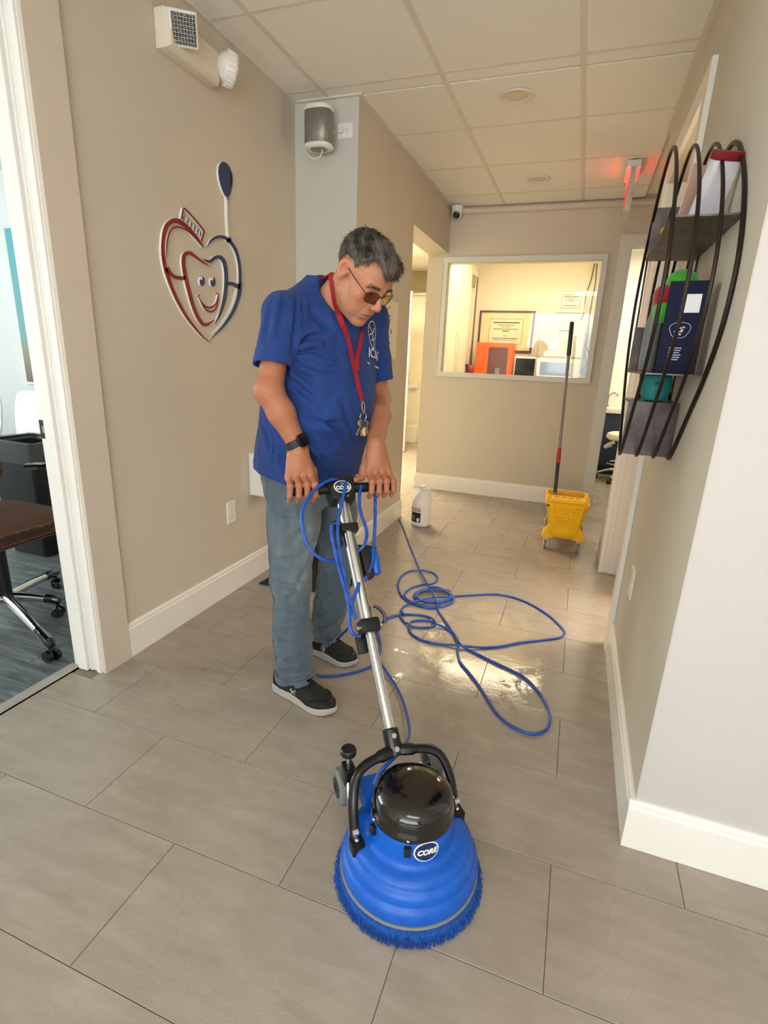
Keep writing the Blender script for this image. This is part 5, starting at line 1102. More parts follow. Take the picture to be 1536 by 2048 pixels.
def tint_mat(name, rough=.5, bump=0, bscale=200, sss=0, spec=.5, sheen=0, var=.06, vscale=60):
    k = NT(name); a = k.n.new('ShaderNodeVertexColor'); a.layer_name = 'tint'; v = k.coord('Object'); n1 = k.noise(v, vscale, 4, .6)
    hsv = k.n.new('ShaderNodeHueSaturation'); k.link(a.outputs[0], hsv.inputs['Color'])
    mr = k.new('ShaderNodeMapRange'); k.link(n1, mr.inputs[0]); mr.inputs[1].default_value = .3; mr.inputs[2].default_value = .7; mr.inputs[3].default_value = 1 - var; mr.inputs[4].default_value = 1 + var
    k.link(mr.outputs[0], hsv.inputs['Value']); k.link(hsv.outputs[0], k.b.inputs['Base Color'])
    k.b.inputs['Roughness'].default_value = rough; k.b.inputs['Specular IOR Level'].default_value = spec; k.b.inputs['Sheen Weight'].default_value = sheen
    if sss: k.b.inputs['Subsurface Weight'].default_value = sss; k.b.inputs['Subsurface Radius'].default_value = (.012, .005, .003)
    if bump: k.bump(k.noise(v, bscale, 3, .6), bump, .001)
    return k.m
def pnoise(p, s, seed=0):
    """cheap smooth pseudo-noise from warped sines, about -1..1"""
    r = np.random.RandomState(seed); out = np.zeros(len(p), f4)
    for i in range(5):
        w = r.normal(size=3); w = (w / np.linalg.norm(w) * s * (.6 + .35 * i)).astype(f4); out += np.sin(p @ w + r.rand() * 6.28 + 1.3 * np.sin(p @ np.roll(w, 1) * .7)).astype(f4) / (1 + .5 * i)
    return out / 2.2
PC = Vector((-.82, 1.61, 0)); PA = math.radians(-25)
man = thing('person', 'man in blue T-shirt, jeans and glasses looking down while steering the floor scrubber', 'person', tuple(PC), rz=PA)
PW = XF[man.name]; PI_ = PW.inverted()
def pl(v): return PI_ @ Vector(v)
# bar of the scrubber in the man's frame
Tb = pl(MW @ BARZ); Nb = (PI_.to_3x3() @ (MW.to_3x3() @ Vector((0, 1, 0)))).normalized()   # towards his right hand
ob = Vector((-Nb.y, Nb.x, 0)); ob = ob if ob.x > 0 else -ob
HR = Tb + Nb * .122; HL = Tb - Nb * .130
ZU = Vector((0, 0, 1))
# ---- hands
def hand_prims(O, t, o, u, thumb):
    """list of (chain of points, radii); t to the thumb, o away from the body, u up"""
    W_ = lambda a, b, c: tuple(O + t * a + o * b + u * c)
    fingers = []; mcp = []
    for i, (ta, L, sp_) in enumerate(((-.0345, .84, -.004), (-.0115, .96, -.001), (.0115, 1.0, .001), (.0340, .95, .003))):
        ra = .0088 if i == 0 else .0098
        k_ = W_(ta * .95, -.004, .043 * (.92 if i == 0 else 1)); mcp.append(k_)
        fingers.append(([k_, W_(ta + sp_ * .5, .036 * L, .026 * L), W_(ta + sp_, .037 * L, -.006), W_(ta + sp_ * .8, .014, -.0275)], [ra * 1.08, ra * 1.05, ra * .93, ra * .80]))
    wr_ = W_(.002, -.034, .128)
    palm = [((W_(ta * .55, -.030, .112), m_), (.0165, .0135)) for (ta, m_) in zip((-.030, -.010, .010, .030), mcp)]
    if thumb == 'top': th = ([W_(.018, -.034, .098), W_(.040, -.028, .055), W_(.056, -.010, .030), W_(.080, .004, .026)], [.017, .0145, .0118, .0095])
    else: th = ([W_(.018, -.034, .098), W_(.044, -.030, .050), W_(.050, -.022, .012), W_(.052, .000, -.020)], [.017, .0145, .0118, .0095])
    return dict(f=fingers, palm=palm, th=th, wrist=wr_, O=O, mcp=mcp, W=W_)
HDR = hand_prims(HR, -Nb, ob, ZU, 'under'); HDL = hand_prims(HL, Nb, ob, ZU, 'top')
def hand_sdf(p, H, el_dir):
    d = None
    for (a, b), (ra, rb) in H['palm']:
        e = caps(p, a, b, ra, rb); d = e if d is None else smin(d, e, .012)
    c = [np.mean([np.array(H['mcp'][i]) for i in range(4)], 0), np.array(H['wrist'])]
    d = smin(d, caps(p, tuple(c[0] * .6 + c[1] * .4), tuple(c[1]), .020, .024), .015)
    for P_, R_ in H['f'] + [H['th']]:
        e = None
        for i in range(3):
            g = caps(p, P_[i], P_[i + 1], R_[i], R_[i + 1]); e = g if e is None else smin(e, g, .003)
        # knuckle swell
        e = smin(e, sph(p, P_[1], R_[1] * 1.06), .003)
        d = smin(d, e, .0045)
    for m_ in H['mcp']: d = smin(d, sph(p, tuple(np.array(m_) + np.array([0, 0, .003])), .0115), .006)
    return d
# ---- arms
SR, ER = (.042, -.166, 1.334), (.088, -.248, 1.112)
SL, EL = (.050, .185, 1.340), (.062, .225, 1.075)
def arm_sdf(p, S, E, Wt):
    S, E, Wt = map(np.array, (S, E, Wt)); m = E * .62 + Wt * .38; m = m + np.array([.004, 0, 0])
    d = caps(p, tuple(S), tuple(E), .040, .038)
    d = smin(d, sph(p, tuple(E + np.array([-.006, 0, .0])), .037), .02)
    d = smin(d, caps(p, tuple(E), tuple(m), .038, .039), .02); d = smin(d, caps(p, tuple(m), tuple(Wt), .038, .0275), .02)
    return d
# ---- head
HS = .925; HP = math.radians(41); HYAW = math.radians(4)
Hc = Vector((.205, 0, 1.442))
Hf = Vector((math.cos(HP) * math.cos(HYAW), math.cos(HP) * math.sin(HYAW), -math.sin(HP))); Hl = Vector((-math.sin(HYAW), math.cos(HYAW), 0)); Hu = Hf.cross(Hl)
HM = np.array([Hf, Hl, Hu]).T.astype(f4)                     # head -> body
def h2b(a, b, c): return Hc + Hf * (a * HS) + Hl * (b * HS) + Hu * (c * HS)
def tohead(p): return ((p - A(*Hc)) @ HM) / f4(HS)
def skull(q): 
    d = ell(q, (-.010, 0, .036), (.094, .0745, .080)); d = smin(d, ell(q, (.038, 0, .036), (.052, .061, .058)), .03); return d
def head_sdf(p, ears=True):
    q = tohead(p); aq = q.copy(); aq[:, 1] = np.abs(aq[:, 1])
    d = skull(q)
    d = smin(d, ell(q, (.040, 0, -.034), (.054, .0585, .074)), .03)
    d = smin(d, caps(aq, (.004, .053, -.058), (.070, .014, -.106), .017, .016), .028)
    d = smin(d, sph(q, (.079, 0, -.107), .0165), .018)
    d = smin(d, sph(aq, (.058, .046, -.024), .021), .022)
    d = smin(d, ell(q, (.070, 0, -.068), (.027, .033, .030)), .02)
    d = smin(d, ell(q, (.022, 0, -.094), (.046, .046, .030)), .03)
    d = smin(d, caps(aq, (.088, .010, .021), (.076, .046, .024), .0105, .0085), .014)
    d = smax(d, -sph(aq, (.106, .032, .002), .0165), .012)
    d = smin(d, ell(aq, (.0765, .032, .001), (.0135, .0145, .0125)), .004)
    d = smax(d, -ell(aq, (.0905, .032, -.0035), (.004, .013, .0011)), .002)
    d = smin(d, caps(q, (.090, 0, .014), (.1135, 0, -.024), .0078, .0098), .012)
    d = smin(d, ell(q, (.1155, 0, -.0305), (.0105, .0105, .0095)), .010)
    d = smin(d, ell(aq, (.105, .0115, -.035), (.011, .0080, .0080)), .007)
    d = smax(d, -ell(aq, (.113, .0075, -.0445), (.007, .0035, .004)), .003)
    d = smax(d, -caps(aq, (.101, .021, -.036), (.086, .040, -.078), .0030, .0026), .008)
    d = smin(d, ell(q, (.093, 0, -.0655), (.010, .024, .0055)), .006)
    d = smin(d, ell(q, (.0905, 0, -.077), (.0105, .021, .0065)), .006)
    d = smax(d, -ell(q, (.104, 0, -.0712), (.013, .0255, .0014)), .003)
    d = smax(d, -ell(q, (.094, 0, -.090), (.008, .018, .004)), .008)
    d = smin(d, ell(aq, (.052, .040, -.060), (.026, .018, .030)), .02)      # heavy cheeks and jowls
    fw = np.clip((q[:, 2] - .030) / .008, 0, 1) * np.clip((.062 - q[:, 2]) / .008, 0, 1) * (q[:, 0] > .05) * np.clip((.05 - aq[:, 1]) / .015, 0, 1)
    d = d - .0009 * fw * np.sin(q[:, 2] * 760 + 1.2 * np.sin(q[:, 1] * 60))
    cf = np.exp(-(((aq - A(.066, .056, .002)) / A(.016, .014, .014)) ** 2).sum(1)); d = d - .0008 * cf * np.sin(q[:, 2] * 900 + q[:, 0] * 300)
    if not ears: return d * f4(HS), q
    # ears: dished shells
    er = aq - A(-.010, .079, .004); c_, s_ = math.cos(-.5), math.sin(-.5)
    e = np.stack([er[:, 0] * c_ + er[:, 1] * s_, -er[:, 0] * s_ + er[:, 1] * c_, er[:, 2]], 1); c2_, s2_ = math.cos(.16), math.sin(.16)
    e = np.stack([e[:, 0] * c2_ - e[:, 2] * s2_, e[:, 1], e[:, 0] * s2_ + e[:, 2] * c2_], 1)
    ear = smin(ell(e, (-.002, 0, .010), (.0195, .0085, .0235)), ell(e, (.002, 0, -.010), (.0145, .008, .022)), .010); ear = smax(ear, -ell(e, (.003, .0095, .008), (.0125, .008, .0185)), .004)
    ear = smin(ear, ell(e, (.004, .001, -.023), (.009, .006, .011)), .006); ear = smin(ear, caps(e, (.004, .0035, .018), (.009, .0035, -.006), .0035, .0035), .004)
    d = smin(d, ear, .006)
    return d * f4(HS), q
neck0 = h2b(-.022, 0, -.040); neck1 = (.020, 0, 1.335)
def skin_sdf(p):
    d = caps(p, tuple(neck0), neck1, .0545, .064)
    d = smin(d, caps(p, (.03, 0, 1.32), SR, .06, .038), .04); d = smin(d, caps(p, (.03, 0, 1.32), SL, .06, .038), .04)
    d = smin(d, ell(p, (.01, 0, 1.24), (.095, .14, .13)), .05)
    d = smin(d, arm_sdf(p, SR, ER, HDR['wrist']), .02); d = smin(d, arm_sdf(p, SL, EL, HDL['wrist']), .02)
    for H in (HDR, HDL):
        m = np.linalg.norm(p - A(*(H['O'] + ZU * .05)), axis=1) < .16
        if m.any(): d[m] = smin(d[m], hand_sdf(p[m], H, None), .012)
    m = np.linalg.norm(p - A(*h2b(.01, 0, -.005)), axis=1) < .19
    if m.any():
        e, _ = head_sdf(p[m]); d[m] = smin(d[m], e, .022)
    return d
pos, fc_ = mesh_sdf(skin_sdf, (-.16, -.36, .72), (.42, .36, 1.62), .0021)
me = np_mesh('body', pos, fc_)
q = tohead(pos.astype(f4)); al = np.abs(q[:, 1])
base = np.array(srgb(188, 130, 98)[:3]); col = np.tile(base, (len(pos), 1))
def blend(mask, rgb):
    global col
    m = np.clip(mask, 0, 1)[:, None]; col = col * (1 - m) + np.array(srgb(*rgb)[:3]) * m
arm = (pos[:, 2] < 1.2) & ((np.abs(pos[:, 1]) > .0))
blend(arm * .6, (160, 98, 68))
inh = np.linalg.norm(q, axis=1) < .2
g_ = lambda c, r: np.exp(-(((q - np.array(c)) / np.array(r)) ** 2).sum(1))
gs = lambda c, r: np.exp(-(((np.stack([q[:, 0], al, q[:, 2]], 1) - np.array(c)) / np.array(r)) ** 2).sum(1))
blend(.55 * gs((.07, .045, -.03), (.03, .025, .025)), (188, 112, 88)); blend(.7 * g_((.118, 0, -.032), (.016, .02, .014)), (190, 110, 92)); blend(.5 * gs((-.012, .088, .004), (.02, .02, .035)), (196, 108, 82))
blend(.9 * g_((.103, 0, -.066), (.012, .024, .0045)) + .9 * g_((.101, 0, -.077), (.012, .021, .0055)), (172, 98, 84)); blend(g_((.098, 0, -.0712), (.016, .025, .0018)), (90, 44, 40))
st_ = np.clip(gs((.075, .02, -.085), (.035, .035, .030)) + gs((.03, .05, -.075), (.035, .02, .03)) + .8 * g_((.098, 0, -.056), (.012, .022, .006)), 0, 1); blend(.42 * st_ * (.7 + .5 * pnoise(pos.astype(f4), 900, 3)), (150, 120, 106))
br_ = np.exp(-((q[:, 2] - (.0255 - .10 * (al - .03) ** 2 * 10)) / .0048) ** 2) * (al > .011) * (al < .053) * (q[:, 0] > .055); blend(.8 * br_ * (.75 + .35 * pnoise(pos.astype(f4), 1100, 5)), (62, 52, 46))
blend(.9 * gs((.0905, .032, -.0035), (.01, .014, .0016)), (60, 36, 30)); blend(.35 * gs((.085, .032, -.012), (.02, .018, .008)), (160, 100, 84))
for H in (HDR, HDL):
    for P_, R_ in H['f']:
        blend(.45 * np.exp(-(np.linalg.norm(pos - np.array(P_[1]), axis=1) / .011) ** 2) + .3 * np.exp(-(np.linalg.norm(pos - np.array(P_[3]), axis=1) / .011) ** 2), (176, 98, 76))
tint(me, col)
M_SKIN = tint_mat('skin', .50, .38, 320, .08, .4, var=.08, vscale=120)
body = link('body', me, M_SKIN, man, 180)
# finger nails
M_NAIL = mat('finger_nail', (224, 172, 150), .25)
# ---- T-shirt
ST = [(.815, -.028, -.018, .152, .182), (.86, -.026, -.02, .158, .186), (.93, -.005, -.02, .168, .186), (1.0, .016, -.018, .176, .184), (1.06, .024, -.016, .178, .184), (1.12, .024, -.01, .170, .184), (1.20, .020, -.005, .152, .186), (1.27, .020, 0, .136, .186), (1.33, .022, 0, .118, .172), (1.375, .026, 0, .096, .125), (1.41, .034, 0, .076, .085), (1.445, .045, 0, .060, .062)]
def stack(p, S):
    z = p[:, 2]; Sz = np.array(S, dtype=f4); out = [np.interp(z, Sz[:, 0], Sz[:, i]).astype(f4) for i in range(1, 5)]
    cx_, cy_, a_, b_ = out; q_ = np.stack([(p[:, 0] - cx_) / a_, (p[:, 1] - cy_) / b_], 1)
    kk = (np.abs(q_[:, 0]) ** 2.25 + np.abs(q_[:, 1]) ** 2.25) ** (1 / 2.25)
    d = (kk - 1) * np.minimum(a_, b_) * .95
    return np.maximum(d, np.maximum(Sz[0, 0] - z, z - Sz[-1, 0]))
def sm_stack(S, n=6):
    out = []; 
    for v_ in bez([(s[0], s[1], s[2]) for s in S], n): out.append([v_.x, v_.y, v_.z])
    ab = [(v_.y, v_.z) for v_ in bez([(s[0], s[3], s[4]) for s in S], n)]
    return [(o_[0], o_[1], o_[2], a_[0], a_[1]) for o_, a_ in zip(out, ab)]
STS = sm_stack(ST)
slR = np.array(SR) + (np.array(ER) - np.array(SR)) * .70; slL = np.array(SL) + (np.array(EL) - np.array(SL)) * .74
def crease(p, C_, amp, w):
    """a valley with a rounded ridge on each side, along a line lying on the cloth"""
    out = np.zeros(len(p), f4); lo_ = C_.min(0) - 4 * w; hi_ = C_.max(0) + 4 * w
    m = ((p > lo_) & (p < hi_)).all(1)
    if not m.any(): return out
    q = p[m]; r = np.full(len(q), 9, f4); tt = np.zeros(len(q), f4); n = len(C_) - 1
    for i in range(n):
        a, b = C_[i], C_[i + 1]; ab = b - a; t = np.clip(((q - a) @ ab) / (ab @ ab), 0, 1); e = np.linalg.norm(q - a - t[:, None] * ab, axis=1); k_ = e < r; r[k_] = e[k_]; tt[k_] = ((i + t) / n)[k_]
    env = np.sin(np.pi * np.clip(tt * .9 + .08, 0, 1)); out[m] = amp * env * (.75 * np.exp(-((r - 1.7 * w) / w) ** 2) - np.exp(-(r / (.8 * w)) ** 2)); return out
SH_FOLDS = []
def shirt_outer(p, folds=True):
    d = stack(p, STS)
    d = smin(d, caps(p, (.028, -.05, 1.372), SR, .056, .055), .05); d = smin(d, caps(p, (.034, .05, 1.372), SL, .056, .060), .05)
    for S, E, k_ in ((SR, slR, -1), (SL, slL, 1)):
        e = caps(p, S, tuple(E + (E - np.array(S)) * .3), .056, .058); ax = (E - np.array(S)); ax = (ax / np.linalg.norm(ax)).astype(f4)
        e = np.maximum(e, (p - A(*E)) @ ax - .002); d = smin(d, e, .022)
    if folds:
        for C_, am, w in SH_FOLDS: d = d - crease(p, C_, am, w)
        z = p[:, 2]; lowm = np.clip((1.02 - z) / .2, 0, 1)
        d = d - .004 * pnoise(p * A(1, 1, .45), 30, 8) - .0045 * lowm * pnoise(p * A(1, 1, .22), 95, 9) - .0016 * pnoise(p * A(1, 1, .5), 105, 10) - .0006 * pnoise(p, 240, 11)
    return d
def shirt_sdf(p):
    d = shirt_outer(p)
    # open hem, sleeves and neck
    hem = .826 + .010 * np.sin(p[:, 1] * 16) - .018 * np.clip(p[:, 0] / .15, -1, 1)
    d = smax(d, hem - p[:, 2], .003)
    S2 = [(z_, cx_, cy_, a_ - .016, b_ - .016) for z_, cx_, cy_, a_, b_ in STS]
    inn = np.maximum(stack(p, S2), p[:, 2] - .89); d = np.maximum(d, -inn)
    for S, E in ((SR, slR), (SL, slL)):
        S = np.array(S); d = np.maximum(d, -caps(p, tuple(E - (E - S) * .25), tuple(E + (E - S) * .6), .051, .053))
    cu = caps(p, tuple(Vector(neck1) + (neck0 - Vector(neck1)) * .30), tuple(neck0 + (neck0 - Vector(neck1)) * .9), .0605, .0700)
    d = smax(d, -cu, .005)
    cn = A(.075, 0, 1.375); nn = A(.62, 0, .78); 
    d = smax(d, -sph(p, (.150, 0, 1.432), .093), .006)
    return d
def grad(f, p, e=.002):
    p = A(*p)[None]; return Vector([float((f(p + A(*[e * (i == j) for j in range(3)])) - f(p - A(*[e * (i == j) for j in range(3)])))[0]) for i in range(3)]).normalized()
def march(u, v, f, t0=.8, t1=2.4):
    o = pl((0, 0, CAM_H)); d = (PI_.to_3x3() @ Vector(ray(u, v))).normalized(); T_ = np.linspace(t0, t1, 900); P_ = (np.array(o)[None] + T_[:, None] * np.array(d)[None]).astype(f4); D_ = f(P_); i = int(np.argmax(D_ < 0))
    return Vector(P_[i - 1] + (P_[i] - P_[i - 1]) * (D_[i - 1] / (D_[i - 1] - D_[i])))
def onto(f, v_, off):
    P_ = np.array(v_, f4)
    for _ in range(4):
        D_ = f(P_); e = .002; G_ = np.stack([(f(P_ + A(*[e * (i == j) for j in range(3)])) - f(P_ - A(*[e * (i == j) for j in range(3)]))) / (2 * e) for i in range(3)], 1)
        P_ = P_ - G_ * ((D_ - off) / np.maximum((G_ ** 2).sum(1), .2))[:, None]
    return [tuple(map(float, x)) for x in P_]
base_shirt = lambda p_: shirt_outer(p_, False)
def px_c(*pts): return [(460 + a_ * .2604, 430 + b_ * .2604) for a_, b_ in pts]
for pts, am, w in ((px_c((505, 1030), (560, 975), (640, 940), (730, 935)), .011, .011), (px_c((500, 1075), (600, 1040), (720, 1065)), .007, .010), (px_c((400, 1195), (500, 1290), (600, 1385), (700, 1450)), .008, .012), (px_c((410, 1140), (520, 1215), (650, 1290)), .007, .011),
                   (px_c((470, 1600), (560, 1750), (680, 1900), (745, 2000)), .011, .013), (px_c((570, 1660), (690, 1830), (810, 1970)), .008, .012), (px_c((255, 1590), (300, 1720), (325, 1880)), .007, .010), (px_c((340, 1720), (350, 1810), (335, 1920)), .006, .009),
                   (px_c((505, 560), (512, 700), (492, 900), (468, 1070)), .007, .009), (px_c((560, 620), (545, 760), (522, 960)), .006, .009), (px_c((860, 1440), (905, 1600), (955, 1760)), .008, .012), (px_c((700, 1500), (830, 1650), (940, 1830)), .007, .012), (px_c((620, 1565), (760, 1600), (900, 1565)), .007, .013),
                   (px_c((765, 660), (820, 800), (880, 900)), .006, .011), (px_c((330, 640), (300, 780), (260, 1000)), .005, .010), (px_c((420, 600), (400, 760), (360, 980)), .005, .010), (px_c((600, 700), (680, 800), (780, 880)), .005, .013), (px_c((560, 1120), (700, 1180), (860, 1180)), .005, .012)):
    try:
        c_ = [tuple(march(u_, v_, base_shirt)) for u_, v_ in pts]; SH_FOLDS.append((np.array(onto(base_shirt, [tuple(x_) for x_ in bez(c_, 3)], 0.), f4), am, w))
    except Exception: pass
ps, fs_ = mesh_sdf(shirt_sdf, (-.24, -.40, .78), (.30, .36, 1.50), .0030)
me = np_mesh('t_shirt', ps, fs_)
k = NT('royal_blue_cotton'); v = k.coord('Object'); n1 = k.noise(v, 14, 4); wv = k.noise(v, 700, 2)
k.link(k.ramp(n1, [(.3, srgb(12, 46, 108)), (.7, srgb(20, 58, 126))]), k.b.inputs['Base Color']); k.b.inputs['Roughness'].default_value = .85; k.b.inputs['Sheen Weight'].default_value = .05; k.bump(wv, .25, .001); M_SHIRT = k.m
shirt = link('t_shirt', me, M_SHIRT, man, 180)
# ---- jeans
LEGR = [((-.025, -.088, .80), .100), ((.0, -.105, .66), .086), ((.020, -.130, .45), .066), ((.043, -.142, .26), .064), ((.066, -.148, .10), .068)]
LEGL = [((-.035, .075, .80), .100), ((-.040, .105, .66), .084), ((-.042, .132, .44), .066), ((-.082, .135, .25), .063), ((-.118, .130, .085), .067)]
def leg(p, L):
    d = None
    for (a, ra), (b, rb) in zip(L, L[1:]):
        e = caps(p, a, b, ra, rb); d = e if d is None else smin(d, e, .03)
    return d
JN_FOLDS = []
def jeans_sdf(p):
    d = smin(leg(p, LEGR), leg(p, LEGL), .012)
    d = smin(d, stack(p, [(.72, -.03, -.012, .10, .13), (.78, -.030, -.014, .130, .160), (.86, -.028, -.016, .140, .168), (.93, -.02, -.016, .14, .165)]), .03)
    z = p[:, 2]
    for L, s in ((LEGR, 0), (LEGL, 4)):
        (a, _), (b, _) = L[-2], L[-1]; ax = A(*b) - A(*a); ax /= np.linalg.norm(ax); dp = (p - A(*b)) @ ax; near = np.linalg.norm((p - A(*b)) - dp[:, None] * ax, axis=1) < .12
        cut = dp - .012 + .010 * (p[:, 0] - b[0]) / .07; d = np.where(near, smax(d, cut, .004), d)
        cav = caps(p, tuple(np.array(b) - np.array(ax) * .05), tuple(np.array(b) + np.array(ax) * .08), .046, .048); d = np.where(near, np.maximum(d, -cav), d)
        st = np.clip((.30 - z) / .2, 0, 1); kn = np.exp(-((z - .46) / .09) ** 2)
        d = d - np.where(near | True, .0, 0)
        d = d - near * st * .008 * np.sin(z * 120 + 6 * np.sin(p[:, 0] * 25 + s) + p[:, 1] * 22) * (.4 + .6 * np.sin(p[:, 0] * 30 + s) ** 2)
    kn = np.exp(-((z - .46) / .10) ** 2); th = np.exp(-((z - .74) / .07) ** 2)
    for C_, am, w in JN_FOLDS: d = d - crease(p, C_, am, w)
    d = d - .004 * kn * pnoise(p * A(.5, .5, 1.2), 130, 20) - .0035 * th * pnoise(p * A(1, 1, .8), 110, 21) - .004 * pnoise(p * A(1, 1, .35), 45, 22) - .0022 * pnoise(p * A(1, 1, .4), 120, 23) - .0009 * pnoise(p * A(1, 1, .7), 260, 24)
    return d
def px_j(*pts): return [(480 + a_ * .3028, 860 + b_ * .3028) for a_, b_ in pts]
_jf = []
for pts, am, w in ((px_j((220, 1000), (330, 1035), (455, 1055)), .007, .012), (px_j((215, 1090), (330, 1115), (460, 1095)), .006, .012), (px_j((235, 1200), (330, 1225), (440, 1250)), .005, .012), (px_j((440, 900), (400, 980), (330, 1060)), .006, .011),
                   (px_j((535, 560), (430, 650), (320, 770)), .007, .013), (px_j((540, 640), (470, 740), (400, 840)), .006, .012), (px_j((215, 520), (300, 560), (420, 540)), .006, .013), (px_j((300, 480), (330, 620), (335, 800)), .004, .014), (px_j((215, 830), (300, 860), (400, 850)), .005, .012),
                   (px_j((240, 1555), (330, 1590), (445, 1560)), .008, .009), (px_j((250, 1612), (350, 1645), (460, 1605)), .006, .008), (px_j((235, 1480), (340, 1515), (450, 1490)), .007, .010), (px_j((225, 1390), (320, 1410), (440, 1420)), .006, .011), (px_j((220, 1300), (300, 1330), (380, 1330)), .005, .011),
                   (px_j((480, 1285), (550, 1305), (620, 1280)), .008, .009), (px_j((478, 1340), (540, 1350), (605, 1320)), .006, .008), (px_j((490, 1215), (550, 1225), (612, 1200)), .006, .010), (px_j((500, 1100), (560, 1120), (620, 1080)), .006, .011), (px_j((505, 960), (560, 1000), (640, 990)), .006, .012), (px_j((560, 720), (590, 800), (600, 900)), .005, .012)):
    try:
        c_ = [tuple(march(u_, v_, jeans_sdf)) for u_, v_ in pts]; _jf.append((np.array([tuple(x_) for x_ in bez(c_, 3)], f4), am, w))
    except Exception: pass
JN_FOLDS += _jf
pj, fj = mesh_sdf(jeans_sdf, (-.25, -.28, .04), (.20, .26, .90), .0033)
me = np_mesh('jeans', pj, fj)
# denim colour: fades on the thigh fronts, darker seams; worn tone belongs to the cloth
den = np.array(srgb(76, 90, 100)[:3]); c_ = np.tile(den, (len(pj), 1)).astype(float); p32 = pj.astype(f4)
fade = np.exp(-((pj[:, 2] - .60) / .18) ** 2) * np.clip((pj[:, 0] + .0) / .09, 0, 1); fade = np.clip(fade + .25 * pnoise(p32 * A(1, 1, .3), 60, 31), 0, 1)[:, None] * .6
c_ = c_ * (1 - fade) + np.array(srgb(122, 134, 138)[:3]) * fade
hemm = np.clip((.14 - pj[:, 2]) / .1, 0, 1)[:, None] * .25; c_ = c_ * (1 - hemm) + np.array(srgb(128, 144, 152)[:3]) * hemm
c_ *= (1 + .10 * pnoise(p32 * A(1, 1, .25), 160, 33))[:, None]
tint(me, np.clip(c_, 0, 1)); M_JEAN = tint_mat('faded_denim', .85, .35, 500, 0, .3, .2, .10, 240)
jeans = link('jeans', me, M_JEAN, man, 180)
M_STITCH = mat('denim_seam_thread', (58, 74, 92), .8)
for L in (LEGR, LEGL):
    s_ = []
    for (c0, r0) in L:
        for _ in range(1): s_.append((c0[0] - .02, c0[1] - r0 * .98, c0[2]))
    pts = bez(s_, 14); pr = onto(jeans_sdf, pts, .0004)
    MB().tube(pr[4:-2], .0016, 5).build('side_seam', M_STITCH, jeans, ang=60)
    (b, rb) = L[-1]
    hm = [(b[0] + rb * math.cos(a) * 1.0, b[1] + rb * math.sin(a), b[2] + .022 + .006 * math.cos(a)) for a in [2 * PI * i / 48 for i in range(48)]]
    MB().tube(onto(jeans_sdf, hm, .0003), .0011, 5, closed=True).build('hem_stitch', M_STITCH, jeans, ang=60)
